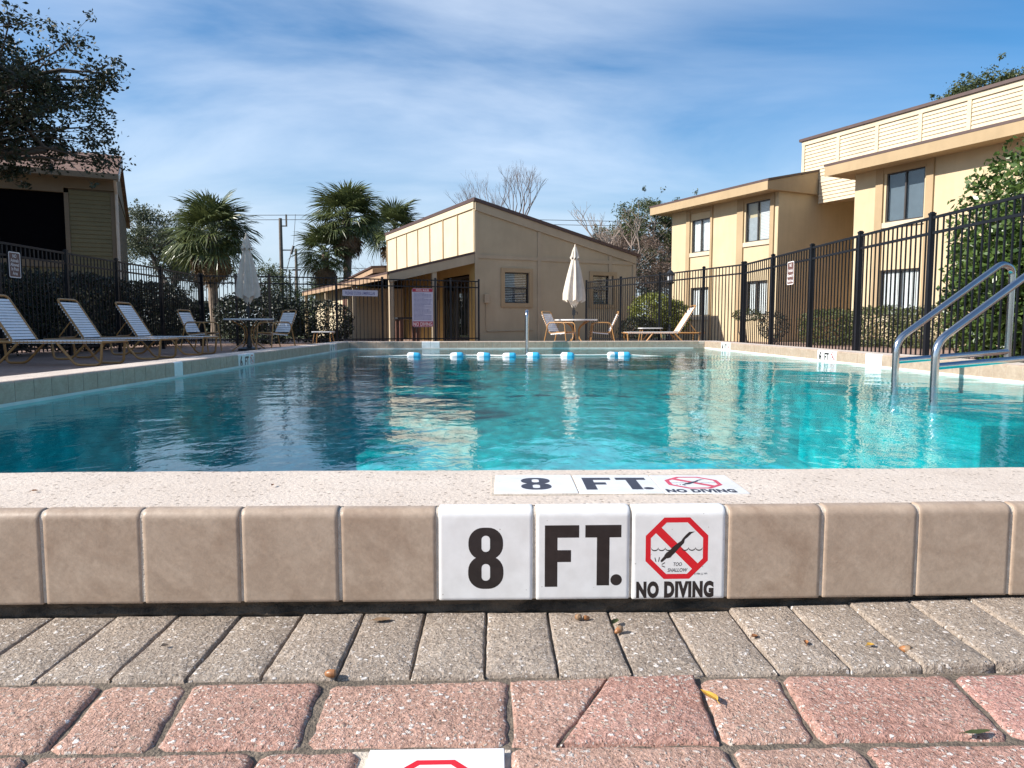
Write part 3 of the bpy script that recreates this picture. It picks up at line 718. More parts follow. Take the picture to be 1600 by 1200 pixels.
# basin
bs = MB(); bx0, bx1, by0, by1, bz = XL+.004, XR-.004, YN-.006, 12.9, -1.05
o8 = [(bx0,by0,.03),(bx1,by0,.03),(bx1,yfar(XR)-.004,.03),(bx0,yfar(XL)-.004,.03),(bx0,by0,bz),(bx1,by0,bz),(bx1,yfar(XR)-.004,bz+.72),(bx0,yfar(XL)-.004,bz+.72)]
bs.add(o8, [(0,1,5,4),(1,2,6,5),(2,3,7,6),(3,0,4,7)])
nxf, nyf = 90, 130; vs = []; fs = []
for j in range(nyf+1):
    for i in range(nxf+1):
        u_, v_ = i/nxf, j/nyf; x = bx0-.02 + (bx1-bx0+.04)*u_; y = by0-.02 + (yfar(x)+.02-by0)*v_**1.25
        z = bz + .72*(y-by0)/(12.5-by0) + .040*mnoise.noise(Vector((x*2.6, y*2.0, 0))) + .018*mnoise.noise(Vector((x*6.5, y*5.0, 4)))  # undulation added so the shadow edge wavers and the floor looks dappled
        vs.append((x, y, z))
for j in range(nyf):
    for i in range(nxf): a = j*(nxf+1)+i; fs.append((a, a+1, a+nxf+2, a+nxf+1))
bs.add(vs, fs)
for k in (4, 5, 6, 7): bs.v[k] = (bs.v[k][0], bs.v[k][1], bs.v[k][2] - .12)
basin = tag(bs.build('pool_basin', M['plaster'], ang=35), kind='structure')
sp_ = MB(); sp_.box((2.72, 3.9, -1.3), (XR-.006, 6.25, WZ-.13)); sp_.build('entry_step', M['plaster'], basin, bevel=.02)
# water: a rippled sheet over a closed body
rw = random.Random(21)
comps = []
for lam, sl, n_ in ((1.3,.010,4),(.62,.013,6),(.34,.013,7),(.19,.013,8),(.115,.010,8)):
    for i in range(n_):
        a = rw.uniform(0, 2*math.pi); l_ = lam*rw.uniform(.75,1.3)
        comps.append((math.cos(a)*2*math.pi/l_, math.sin(a)*2*math.pi/l_, rw.uniform(0,6.28), sl*l_/(2*math.pi)*rw.uniform(.6,1.2)/math.sqrt(n_)*1.4))
xs_ = np.linspace(XL-.03, XR+.03, 270)
yl = [YN-.04]
while yl[-1] < 12.8: yl.append(yl[-1] + .016 + .0042*(yl[-1]-YN))
yl = np.array(yl); X, Y = np.meshgrid(xs_, yl)
Z = np.zeros_like(X)
calm = .45 + .55*np.clip((np.sin(X*.9+.7)*np.cos(Y*.55-.4)+np.sin(X*.35-Y*.8))*0.5+.5, 0, 1)
calm *= np.clip(.55 + .22*(X+2.5), .45, 1.15)
for kx, ky, ph, am in comps: Z += am*np.sin(kx*X + ky*Y + ph)
Z = WZ + Z*calm*.8
ny2, nx2 = X.shape
V = np.stack([X.ravel(), Y.ravel(), Z.ravel()], 1)
idx = np.arange(nx2*ny2).reshape(ny2, nx2)
F = np.stack([idx[:-1,:-1].ravel(), idx[:-1,1:].ravel(), idx[1:,1:].ravel(), idx[1:,:-1].ravel()], 1)
border = list(idx[0,:]) + list(idx[1:,-1]) + list(idx[-1,:-1][::-1]) + list(idx[1:-1,0][::-1])
B0 = len(V); VB = V[border].copy(); VB[:,2] = -.9; V = np.vstack([V, VB]); nb = len(border)
SK = np.array([(border[i], B0+i, B0+(i+1)%nb, border[(i+1)%nb]) for i in range(nb)])
c4 = [B0, B0+nx2-1, B0+nx2-1+ny2-1, B0+2*(nx2-1)+ny2-1]
SK2 = np.array([[c4[0], c4[3], c4[2], c4[1]]])
wme = fast_mesh('pool_water', V[:B0], F, M['water'], True)
wo = inst('pool_water', wme); tag(wo, kind='structure')

# ================================================================== fences
picket_me = MB().box((-.008,-.008,0),(.008,.008,1)).mesh('picket', M['fence'], False)
pm = MB(); pm.box((-.028,-.028,0),(.028,.028,1.90)); pm.box((-.033,-.033,1.90),(.033,.033,1.925)); pm.box((-.02,-.02,1.925),(.02,.02,1.937))
post_me = pm.mesh('post', M['fence'], False)
DZ = -.10
def fence(label, pts, top=1.80):
    """pts: post positions (x, y); rails and pickets between neighbours"""
    o = empty('metal_fence', (pts[0][0], pts[0][1], DZ)); tag(o, label, 'fence', 'black picket fences round the pool')
    x0, y0 = pts[0]
    for (x, y) in pts: inst('post', post_me, o, (x-x0, y-y0, 0))
    for (a, b) in zip(pts[:-1], pts[1:]):
        d = Vector((b[0]-a[0], b[1]-a[1])); L = d.length; an = math.atan2(d.y, d.x)
        for z, h in ((1.865,.034),(1.68,.034),(.16,.036)):
            mb = MB(); mb.box((.028,-.0125,z-h/2),(L-.028,.0125,z+h/2))
            mb.build('rail', M['fence'], o, smooth=False, loc=(a[0]-x0, a[1]-y0, 0), rot=(0,0,an))
        n = max(1, round(L/.112))
        for k in range(1, n):
            s_ = L*k/n; inst('picket', picket_me, o, (a[0]-x0+d.x*k/n, a[1]-y0+d.y*k/n, .10), (0,0,an), (1,1,1.76))
    return o
PR1 = [(5.34,1.9),(5.34,3.6),(5.34,5.3),(5.34,6.95),(5.34,8.68),(5.36,10.42),(5.38,12.05),(5.40,13.8),(5.42,15.4)]
PR2 = [(5.42-.03,15.45),(4.92,16.75),(4.30,18.55),(3.58,20.25),(2.82,21.95)]
fence('long black picket fence on the right before the cream apartment block', PR1)
fence('short black picket fence running back to the right corner of the clubhouse', PR2)
PL1 = [(-7.82,7.9),(-7.82,9.7),(-7.82,11.5),(-7.82,13.3),(-7.80,15.0),(-7.80,16.95),(-7.85,19.25)]
PL2 = [(-7.80,19.3),(-6.95,19.42),(-6.1,19.55),(-4.42,20.1),(-3.22,20.6),(-1.74,21.05),(-1.30,21.2),(-.48,21.6)]
fence('black picket fence in shade behind the row of loungers', PL1)
fence('black picket fence across the back hung with the pool rules board', PL2)

# signs on the fences
def sign_board(name, label, w, h, loc, rz, back, cat='sign'):
    o = empty(name, loc, rz); tag(o, label, cat)
    mb = MB(); mb.prism(rrect(0,0,w,h,min(w,h)*.09,4), -.003, 0)
    o2 = mb.build('panel', back, o, smooth=False, rot=(R(90),0,0)); return o
def brown_sign(label, loc, rz, lines):
    o = sign_board('fence_sign', label, .29, .42, loc, rz, M['sign_brown'])
    mb = MB(); strip(mb, rrect(0,0,.285,.415,.03,4), rrect(0,0,.255,.385,.022,4), .001); mb.build('border', M['sign_white'], o, smooth=False, rot=(R(90),0,0))
    for i, l in enumerate(lines):
        text('lettering', l, .078, M['sign_white'], o, (0,-.0015,.115-.285*i/(len(lines)-1)*.97), (R(90),0,0), .78, .0012)
    return o
brown_sign('small brown no animals sign in shade on the fence behind the loungers', (-7.79,11.85,1.435), R(90), ['NO','Animals','Allowed','In Pool','Area'])
brown_sign('small brown no animals sign in sunlight on the right hand fence', (5.365,12.88,1.40), R(-90), ['NO','Animals','Allowed In','Pool Area'])
fdir = math.atan2(20.6-20.1, -3.22+4.42)
o = sign_board('fence_sign', 'long narrow pale sign asking to close umbrellas', 1.0, .17, (-3.80,20.33,1.36), fdir, M['sign_blue'])
text('lettering', 'PLEASE CLOSE UMBRELLAS', .115, M['sign_text'], o, (0,-.0015,-.042), (R(90),0,0), .62, .0015)
fdir = math.atan2(21.05-20.6, -1.74+3.22)
o = sign_board('fence_sign', 'tall pool rules board with red header and red NO DIVING footer', .62, 1.12, (-2.10,20.90,.965), fdir, M['sign_blue'])
for z0, z1 in ((.455,.55),(-.55,-.40)):
    mb = MB(); mb.add([(-.30,z0,.001),(.30,z0,.001),(.30,z1,.001),(-.30,z1,.001)],[(0,1,2,3)]); mb.build('colour_band', M['sign_red'], o, smooth=False, rot=(R(90),0,0))
text('lettering', 'POOL RULES', .085, M['sign_white'], o, (0,-.002,.472), (R(90),0,0), .8, .001)
text('lettering', 'NO DIVING', .15, M['sign_white'], o, (0,-.002,-.53), (R(90),0,0), .72, .002)
rs = random.Random(9); mb = MB()
for i in range(22):
    z = .41 - i*.036; x = -.26
    xe = rs.choice((.26,.24,.20,.05,.26))
    while x < xe:
        w = rs.uniform(.02,.07); x2 = min(x+w, xe)
        mb.add([(x,z,.001),(x2,z,.001),(x2,z+.015,.001),(x,z+.015,.001)],[(0,1,2,3)]); x = x2+.013
mb.build('printed_lines', M['sign_text'], o, smooth=False, rot=(R(90),0,0))['kind'] = 'stuff'

# ================================================================== pool fittings
def bend(pts, r=.09, n=7):
    P = [Vector(p) for p in pts]; out_ = [P[0]]
    for i in range(1, len(P)-1):
        a = (P[i-1]-P[i]); b = (P[i+1]-P[i]); k = min(r, a.length*.45, b.length*.45)
        p0 = P[i] + a.normalized()*k; p2 = P[i] + b.normalized()*k
        for j in range(n+1):
            t_ = j/n; out_.append(p0*(1-t_)**2 + P[i]*2*t_*(1-t_) + p2*t_**2)
    out_.append(P[-1]); return out_
def handrail(base, label):
    o = empty('pool_handrail', (base[0], base[1], WZ)); tag(o, label, 'handrail', 'stainless stair rails at the right edge')
    d = Vector((1.13, .33, 0)); z0 = -WZ
    def q(t_, z): return (d.x*t_, d.y*t_, z + z0)
    mb = MB(); mb.tube(bend([q(0,-.085), q(0,.345), q(.90,.965), q(1.0,.93), q(1.0,-.10)], .10), .0260, 14)
    mb.build('rail_tube', M['steel'], o, ang=60)
    mb = MB(); mb.tube([q(.012,.185), q(.99,.245)], .0235, 14); mb.build('cross_tube', M['steel'], o, ang=60)
    mb = MB(); mb.lathe([(.055,-.105),(.055,-.085),(.03,-.075)], 16, q(1.0,0)[:2]+(z0,)); mb.build('deck_flange', M['steel'], o)
    return o
handrail((3.13,5.47,0), 'far stainless steel stair rail rising out of the water')
handrail((2.965,4.71,0), 'near stainless steel stair rail cut off by the right edge of the photo')
o = empty('grab_rail', (.56,12.38,WZ)); tag(o, 'single chrome grab rail standing upright at the far wall', 'grab rail')
mb = MB(); mb.tube(bend([(0,0,-.5),(0,0,.655),(.02,.55,.655),(.02,.62,-.16)], .11), .031, 12); mb.build('rail_tube', M['steel'], o, ang=60)
# float line
fl = empty('float_line', (0,9.44,WZ)); tag(fl, 'rope with eight blue and white floats across the pool', 'float rope')
fx = [-1.071,-.502,-.145,.191,.509,.968,1.604,1.742]; fy = [0,0,0,-.14,0,0,.12,.12]
pts = [(XL+.02,.0,-.06),(-1.9,.02,-.012)]
for i in range(8):
    pts.append((fx[i],fy[i],.016))
    if i < 7 and fx[i+1]-fx[i] > .2: pts.append(((fx[i]+fx[i+1])/2,(fy[i]+fy[i+1])/2+.03,.012))
pts += [(2.3,.05,-.012),(XR-.02,.0,-.06)]
mb = MB(); mb.tube(pts, .012, 6); mb.build('rope', M['rope'], fl)
def half(sgn):
    n, m = 14, 7; vs = []; fs = []
    prof = [(0,.045),(.055,.045),(.070,.041),(.083,.031),(.088,.018),(.088,.0)]
    mb = MB()
    for x, r in prof:
        for k in range(n): a = 2*math.pi*k/n; vs.append((sgn*x, r*math.cos(a), r*math.sin(a)))
    for i in range(len(prof)-1):
        for k in range(n): fs.append((i*n+k,i*n+(k+1)%n,(i+1)*n+(k+1)%n,(i+1)*n+k))
    mb.add(vs, fs); return mb
hw_ = half(-1).mesh('float', M['bluewhite']); hb_ = half(1).mesh('blue_half', M['floatblue'])
for i in range(8):
    f_ = inst('float', hw_, fl, (fx[i],fy[i],.010), (random.Random(i).uniform(-2,2), R(random.Random(i).uniform(-4,4)), R(random.Random(i+9).uniform(-16,16))))
    inst('blue_half', hb_, f_)

# ================================================================== furniture
def strap_slats(mb, x0, x1, y0, y1, za, zb, n, w, dirx=True, wrap=.012):
    for k in range(n):
        t0 = (k+.5)/n; x = x0 + (x1-x0)*t0; z = za + (zb-za)*t0
        ux, uz = (x1-x0), (zb-za); L = math.hypot(ux,uz); ux /= L; uz /= L
        hx, hz = ux*w/2, uz*w/2; nx_, nz_ = -uz*.003, ux*.003
        ps = []
        for yy in (y0-wrap, y1+wrap):
            ps += [(x-hx-nx_,yy,z-hz-nz_),(x+hx-nx_,yy,z+hz-nz_),(x+hx+nx_,yy,z+hz+nz_),(x-hx+nx_,yy,z-hz+nz_)]
        mb.add(ps, [(0,1,5,4),(1,2,6,5),(2,3,7,6),(3,0,4,7),(0,3,2,1),(4,5,6,7)])
        for yy, s_ in ((y0-wrap,-1),(y1+wrap,1)):    # strap turned down round the tube
            mb.box((x-w/2*abs(ux)-.001, yy-.002, z-.034),(x+w/2*abs(ux)+.001, yy+.002, z+.002))
def lounger(label, loc, rz, mirror=1):
    """foot end at +x; origin under the hinge line"""
    o = empty('chaise_lounge', loc, rz); tag(o, label, 'lounger', 'strap chaise loungers on the deck')
    W = .60; S = .34; r = .018
    mb = MB()
    mb.tube(bend([(-.62,0,S-.012),(1.28,0,S-.012),(1.28,W,S-.012),(-.62,W,S-.012),(-.62,0,S-.012)],.06), r, 8); mb.build('seat_frame', M['bronze'], o, ang=60)
    B = (-.40,.64)
    mb = MB(); mb.tube(bend([(0,.03,S),(B[0],.03,S+B[1]),(B[0],W-.03,S+B[1]),(0,W-.03,S)],.07), r, 8); mb.build('back_frame', M['bronze'], o, ang=60)
    for y in (0, W):
        mb = MB(); mb.tube(bend([(1.23,y,S-.02),(1.20,y,.015),(.86,y,.015),(.62,y,S-.02)],.07), r, 8); mb.build('leg', M['bronze'], o, ang=60)
        mb = MB(); mb.tube(bend([(-.50,y,S-.02),(-.47,y,.015),(-.20,y,.015),(.10,y,S-.02)],.07), r, 8); mb.build('leg', M['bronze'], o, ang=60)
    mb = MB(); mb.tube(bend([(-.20,.06,S+.30),(-.42,.06,S+.02),(-.42,W-.06,S+.02),(-.20,W-.06,S+.30)],.05), .010, 8); mb.build('back_prop', M['bronze'], o, ang=60)
    mb = MB(); strap_slats(mb, .02, 1.24, 0, W, S+.006, S+.006, 23, .041); mb.build('seat_straps', M['vinyl'], o, smooth=False)['kind'] = 'stuff'
    mb = MB(); strap_slats(mb, -.012, B[0]*.93, .03, W-.03, S+.02, S+B[1]*.93, 14, .038); mb.build('back_straps', M['vinyl'], o, smooth=False)['kind'] = 'stuff'
    return o
lounger('nearest of three shaded loungers on the left, cut by the photo edge', (-6.62,9.90,DZ), R(0))
lounger('middle of the three shaded loungers on the left', (-6.66,11.68,DZ), R(.8))
lounger('farthest of the three shaded loungers on the left', (-6.66,13.42,DZ), R(-.6))
lounger('sunlit white strap lounger at the far right beside the fence', (4.42,17.5,DZ+.045), R(178), -1)
def armchair(label, loc, rz):
    o = empty('patio_armchair', loc, rz); tag(o, label, 'chair', 'strap patio armchairs at the tables')
    W = .54; r = .0135; S = .40
    for y in (-W/2, W/2):
        mb = MB(); mb.tube(bend([(.27,y,.0),(.20,y,.62),(-.22,y,.62),(-.36,y,.0)],.085), r, 8); mb.build('arm_frame', M['bronze'], o, ang=60)
    w = W/2-.035
    mb = MB(); mb.tube(bend([(.24,-w,S),(-.20,-w,S-.04),(-.42,-w,.88),(-.42,w,.88),(-.20,w,S-.04),(.24,w,S),(.24,-w,S)],.07), r, 8); mb.build('seat_frame', M['bronze'], o, ang=60)
    mb = MB(); strap_slats(mb, .23, -.17, -w, w, S+.004, S-.032, 8, .043, wrap=.008); mb.build('seat_straps', M['vinyl'], o, smooth=False)['kind'] = 'stuff'
    mb = MB(); strap_slats(mb, -.205, -.405, -w, w, S+.01, .83, 9, .043, wrap=.008); mb.build('back_straps', M['vinyl'], o, smooth=False)['kind'] = 'stuff'
    return o
def table(label, loc, dia=1.06, h=.70):
    o = empty('patio_table', loc); tag(o, label, 'table', 'round white patio tables')
    mb = MB(); mb.lathe([(dia/2-.03,h-.035),(dia/2,h-.03),(dia/2,h-.006),(dia/2-.012,h),(.02,h)], 36); mb.build('tabletop', M['tabletop'], o)
    for k in range(4):
        a = R(45+90*k); c_, s_ = math.cos(a), math.sin(a)
        mb = MB(); mb.tube(bend([(.40*c_,.40*s_,h-.035),(.10*c_,.10*s_,h-.20),(.10*c_,.10*s_,.22),(.40*c_,.40*s_,.0)],.12), .014, 8); mb.build('leg', M['bronze'], o, ang=60)
    return o
def umbrella(label, loc, H=2.5, tilt=0.0, w=.225):
    o = empty('closed_umbrella', loc); tag(o, label, 'umbrella', 'closed beige patio umbrellas')
    o.rotation_euler = (0, R(tilt), 0)
    mb = MB(); mb.tube([(0,0,0),(0,0,H-.05)], .019, 10); mb.build('pole', M['lampblack'], o)
    mb = MB(); mb.lathe([(.24,0),(.24,.05),(.06,.09),(.035,.30),(.03,.32)], 20); mb.build('base', M['lampblack'], o)
    def drape(zs, rad, folds, depth, seed):
        n = 64; vs = []; fs = []; rs = random.Random(seed); ph = [rs.uniform(-.15,.15) for _ in range(folds)]
        for i, (z, r) in enumerate(zip(zs, rad)):
            for k in range(n):
                a = 2*math.pi*k/n; fph = folds*a
                m = math.cos(fph + .6*math.sin(a*2+seed)) 
                rr = r*(1 + depth*min(1, i/2.0)*(m if m > 0 else m*.8)) + .004*rs.uniform(-1,1)
                zz = z + (.03*math.cos(fph) if i == len(zs)-1 else 0)
                vs.append((rr*math.cos(a), rr*math.sin(a), zz))
            if i:
                for k in range(n): fs.append(((i-1)*n+k,(i-1)*n+(k+1)%n,i*n+(k+1)%n,i*n+k))
        mb = MB(); mb.add(vs, fs); return mb
    zb = H-1.36
    zs = [H-.30, H-.42, H-.60, H-.80, H-1.0, H-1.18, zb, zb+.0]
    drape(zs[:7], [.070,.092,.125,.160,.195,.225,w], 8, .24, 2).build('canopy', M['canvas'], o, ang=180)
    drape([H-.02,H-.06,H-.16,H-.27,H-.33], [.012,.035,.065,.090,.108], 8, .16, 5).build('vent_cap', M['canvas'], o, ang=180)
    mb = MB(); mb.lathe([(.012,H-.04),(.022,H-.01),(.012,H+.02)], 10); mb.build('finial', M['canvas'], o)
    drape([zb+.06,zb-.04,zb-.13],[.15,.10,.055],6,.2,7).build('furled_hem', M['canvas'], o, ang=180)
    mb = MB(); mb.tube([(0,0,H-1.62),(.09,0,H-1.62),(.09,0,H-1.68)], .012, 6); mb.box((-.035,-.03,H-1.70),(.035,.03,H-1.56)); mb.build('crank', M['lampblack'], o)
    return o
table('round white table in the shade under the left closed umbrella', (-5.40,15.8,DZ))
umbrella('closed beige umbrella on the left, shaded, in front of the palm', (-5.40,15.8,DZ), 2.53)
armchair('shaded chair seen from the side left of the left hand table', (-6.25,15.4,DZ), R(-8))
armchair('shaded chair facing the camera right of the left hand table', (-4.72,15.35,DZ), R(-128))
table('round white table in the sun under the right closed umbrella', (2.00,17.5,DZ))
umbrella('sunlit closed beige umbrella in front of the clubhouse wall', (1.93,17.5,DZ), 2.50, 0.8)
armchair('sunlit white strap chair left of the right hand table, turned to the camera', (1.58,16.75,DZ), R(-32))
armchair('sunlit chair in side view right of the right hand table', (2.60,17.45,DZ), R(176))
def side_table(label, loc, w=.48, d=.48, h=.40, top='tabletop'):
    o = empty('side_table', loc); tag(o, label, 'side table', 'small low side tables')
    mb = MB(); mb.prism(rrect(0,0,w,d,.07,5), h-.028, h); mb.build('tabletop', M[top], o, bevel=.004)
    for sx in (-1,1):
        for sy in (-1,1):
            mb = MB(); mb.tube([(sx*(w/2-.07),sy*(d/2-.07),h-.03),(sx*(w/2-.02),sy*(d/2-.02),0)], .012, 8); mb.build('leg', M['bronze'], o)
    return o
side_table('small low white side table behind the far right lounger', (4.05,18.45,DZ+.09), .60, .40)
side_table('small low side table in the shade before the back fence', (-4.35,18.2,DZ), .52, .45)

# ================================================================== buildings
TH = R(25)
def part(parent, name, mat, *boxes, bevel=0.0):
    mb = MB()
    for a, b in boxes: mb.box(a, b)
    return mb.build(name, mat, parent, smooth=False, bevel=bevel)
def wall_with_holes(mb, u0, u1, z0, z1, holes, place):
    """rectangular wall in (u,z) with rectangular holes, place(u,z)->3d; also reveals 0.10 deep via place(u,z,depth)"""
    us = sorted(set([u0,u1]+[h[0] for h in holes]+[h[1] for h in holes])); zs = sorted(set([z0,z1]+[h[2] for h in holes]+[h[3] for h in holes]))
    for i in range(len(us)-1):
        for j in range(len(zs)-1):
            uc, zc_ = (us[i]+us[i+1])/2, (zs[j]+zs[j+1])/2
            if any(h[0] < uc < h[1] and h[2] < zc_ < h[3] for h in holes): continue
            mb.add([place(us[i],zs[j]),place(us[i+1],zs[j]),place(us[i+1],zs[j+1]),place(us[i],zs[j+1])],[(0,1,2,3)])
    for h in holes:
        c = [(h[0],h[2]),(h[1],h[2]),(h[1],h[3]),(h[0],h[3])]
        for k in range(4):
            p, q = c[k], c[(k+1)%4]
            mb.add([place(*p),place(*q),place(*q,.14),place(*p,.14)],[(0,1,2,3)])
# ---- clubhouse: local x along its front wall, y going back
club = empty('clubhouse', (-.60,22.0,DZ), TH); tag(club, 'low buff clubhouse with shed roof and porch beyond the pool', 'building')
Z0 = .10      # local z of world z=0
W_, D_ = 6.0, 9.3; zl, zr = 4.20+Z0, 2.80+Z0
def zroof(x): return zl + (zr - zl)*x/W_
def cf(u, z, d=0): return (u, d, z)
mb = MB(); wall_with_holes(mb, 0, W_, 0, zr, [(1.0,1.86,1.15+Z0,2.11+Z0),(4.26,5.08,1.15+Z0,2.11+Z0)], cf)
mb.add([(0,0,zr),(W_,0,zr),(0,0,zl)],[(0,1,2)]); mb.build('front_wall', M['clubwall'], club, smooth=False)
mb = MB(); mb.add([(W_,0,0),(W_,D_,0),(W_,D_,zr),(W_,0,zr)],[(0,1,2,3)]); mb.add([(0,D_,0),(W_,D_,0),(W_,D_,zr),(0,D_,zl)],[(0,1,2,3)])
mb.build('rear_walls', M['clubwall'], club, smooth=False)
mb = MB(); mb.add([(0,0,2.55+Z0),(0,D_,2.55+Z0),(0,D_,zl),(0,0,zl)],[(0,1,2,3)]); mb.build('upper_side_wall', M['yellow'], club, smooth=False)
def cl(u, z, d=0): return (d, u, z)
mb = MB(); wall_with_holes(mb, 0, 14.5, 0, 2.55+Z0, [(.45,2.75,0,2.05+Z0)], cl); mb.build('porch_wall', M['porchwall'], club, smooth=False)
# roof
mb = MB(); mb.hexa([(-.06,-.10,zroof(-.06)+.0),(W_+.14,-.10,zroof(W_+.14)),(W_+.14,D_+.1,zroof(W_+.14)),(-.06,D_+.1,zroof(-.06)),
                    (-.06,-.10,zroof(-.06)+.10),(W_+.14,-.10,zroof(W_+.14)+.10),(W_+.14,D_+.1,zroof(W_+.14)+.10),(-.06,D_+.1,zroof(-.06)+.10)])
mb.build('roof', M['brown_roof'], club, smooth=False)
mb = MB(); mb.hexa([(0.0,-.055,zl-.26),(W_,-.055,zr-.26),(W_,-.003,zr-.26),(0.0,-.003,zl-.26),(0.0,-.055,zl-.004),(W_,-.055,zr-.004),(W_,-.003,zr-.004),(0.0,-.003,zl-.004)])
mb.build('rake_board', M['clubtrim'], club, smooth=False)
part(club, 'fascia', M['yellow'], ((-.05,-.002,zl-.20),(-.003,D_,zl-.006)))
for x in (.05, 2.23, 4.95, W_-.06):
    mb = MB(); mb.box((x-.06,-.030,0),(x+.06,-.003,zroof(x)-.27)); mb.build('batten', M['clubtrim'], club, smooth=False)
for a, b in ((.112,2.168),(2.292,4.888),(5.012,W_-.122)):
    mb = MB(); mb.box((a,-.028,2.50+Z0),(b,-.003,2.62+Z0)); mb.build('batten', M['clubtrim'], club, smooth=False)
nb_ = 7
for k in range(nb_+1):
    y = .06 + (D_-.12)*k/nb_
    mb = MB(); mb.box((-.030,y-.03,2.60+Z0),(-.003,y+.03,zl-.21)); mb.build('batten', M['tan'] if k else M['yellow'], club, smooth=False)
for k in range(20):
    y = 3.1 + k*.40
    mb = MB(); mb.box((-.022,y-.02,0),(-.003,y+.02,2.5)); mb.build('batten', M['tan'], club, smooth=False)
def window(parent, u0, u1, z0, z1, place_box, kind, trim, casing=.11, split='v', rails=1):
    """place_box(u0,u1,d0,d1,z0,z1) -> box corners; d positive goes into the wall"""
    w = empty('window', (0,0,0)); w.parent = parent
    def bx(n, m, *L):
        mb = MB()
        for l in L: mb.box(*place_box(*l))
        return mb.build(n, m, w, smooth=False)
    if trim:
        c = casing
        bx('casing', trim, (u0-c,u0,-.045,-.002,z0-c,z1+c),(u1,u1+c,-.045,-.002,z0-c,z1+c),(u0,u1,-.044,-.002,z1,z1+c),(u0,u1,-.044,-.002,z0-c,z0))
    f = .035; um = (u0+u1)/2; zm = (z0+z1)/2
    L = [(u0,u0+f,.03,.09,z0,z1),(u1-f,u1,.03,.09,z0,z1),(u0+f,u1-f,.03,.09,z1-f,z1),(u0+f,u1-f,.03,.09,z0,z0+f)]
    if split == 'v': L.append((um-.02,um+.02,.025,.088,z0+f,z1-f))
    else: L.append((u0+f,u1-f,.025,.088,zm-.02,zm+.02))
    bx('frame', M['dark_glass_frame'], *L)
    if split == 'v':
        bx('pane', M['glass'], (u0+f,um-.02,.058,.062,z0+f,z1-f)); bx('pane', M['glass'], (um+.02,u1-f,.058,.062,z0+f,z1-f))
    else:
        bx('pane', M['glass'], (u0+f,u1-f,.058,.062,z0+f,zm-.02)); bx('pane', M['glass'], (u0+f,u1-f,.058,.062,zm+.02,z1-f))
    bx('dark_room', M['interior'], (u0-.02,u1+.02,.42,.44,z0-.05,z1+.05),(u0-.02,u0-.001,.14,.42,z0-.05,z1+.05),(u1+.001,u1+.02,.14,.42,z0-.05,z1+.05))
    if kind == 'mini':      # horizontal slats
        n = int((z1-z0)/.055); L = [(u0+.04,u1-.04,.12,.135,z0+.03+(z1-z0-.06)*k/n,z0+.03+(z1-z0-.06)*k/n+.026) for k in range(n)]
        bx('blind', M['grey_blind'], *L)
    elif kind == 'vertical':
        n = int((u1-u0)/.11); L = []
        for k in range(n):
            a = u0+.04+(u1-u0-.08)*k/n; L.append((a,a+.085,.12+.006*(k%2),.128+.006*(k%2),z0+.03,z1-.03))
        bx('blind', M['blind'], *L)
    elif kind == 'half':
        n = int((z1-z0)/.05); L = [(um+.03,u1-.04,.12,.132,z0+.03+(z1-z0-.06)*k/n,z0+.03+(z1-z0-.06)*k/n+.036) for k in range(n)]
        bx('blind', M['blind'], *L); bx('curtain', M['grey_blind'], (u0+.04,um-.03,.125,.13,z0+.03,z0+(z1-z0)*.62))
    elif kind == 'none':
        bx('shade', M['shade'], (u0+.01,u1-.01,.125,.13,z0+.01,z1-.01))  # sheet coloured as the sky's reflection, not a fitted blind
    elif kind == 'curtain':
        n = 9; L = []
        for k in range(n):
            a = u0+.04+(u1-u0-.08)*k/n; L.append((a,a+(u1-u0-.08)/n-.004,.12+.012*(k%2),.13+.012*(k%2),z0+.03,z1-.03))
        bx('curtain', M['blind'], *L)
    return w
cfb = lambda u0,u1,d0,d1,z0,z1: ((u0,d0,z0),(u1,d1,z1))
window(club, 1.0,1.86,1.15+Z0,2.11+Z0, cfb, 'mini', M['tan'], .13, 'h')
window(club, 4.26,5.08,1.15+Z0,2.11+Z0, cfb, 'mini', M['tan'], .13, 'h')
part(club, 'meter_box', M['clubtrim'], ((.28,-.12,1.14+Z0),(.44,-.003,1.40+Z0)), bevel=.01)
mb = MB(); mb.tube(bend([(.35,-.03,1.14+Z0),(.35,-.03,.36),(2.0,-.03,.40)],.12), .016, 8); mb.build('conduit', M['clubtrim'], club)
# sliding door under the porch
L = [((.02,.45,0),(.08,.52,2.1)),((.02,2.68,0),(.08,2.75,2.1)),((.02,.52,2.03),(.08,2.68,2.1)),((.015,1.56,0),(.078,1.64,2.03))]
part(club, 'sliding_door', M['dark_glass_frame'], *L)
part(club, 'door_pane', M['glass'], ((.045,.52,.05),(.05,1.56,2.03))); part(club, 'door_pane', M['glass'], ((.045,1.64,.05),(.05,2.68,2.03)))
part(club, 'dark_room', M['interior'], ((.6,.3,0),(.62,2.9,2.3)), ((.14,.42,0),(.6,.44,2.3)), ((.14,2.76,0),(.6,2.78,2.3)))
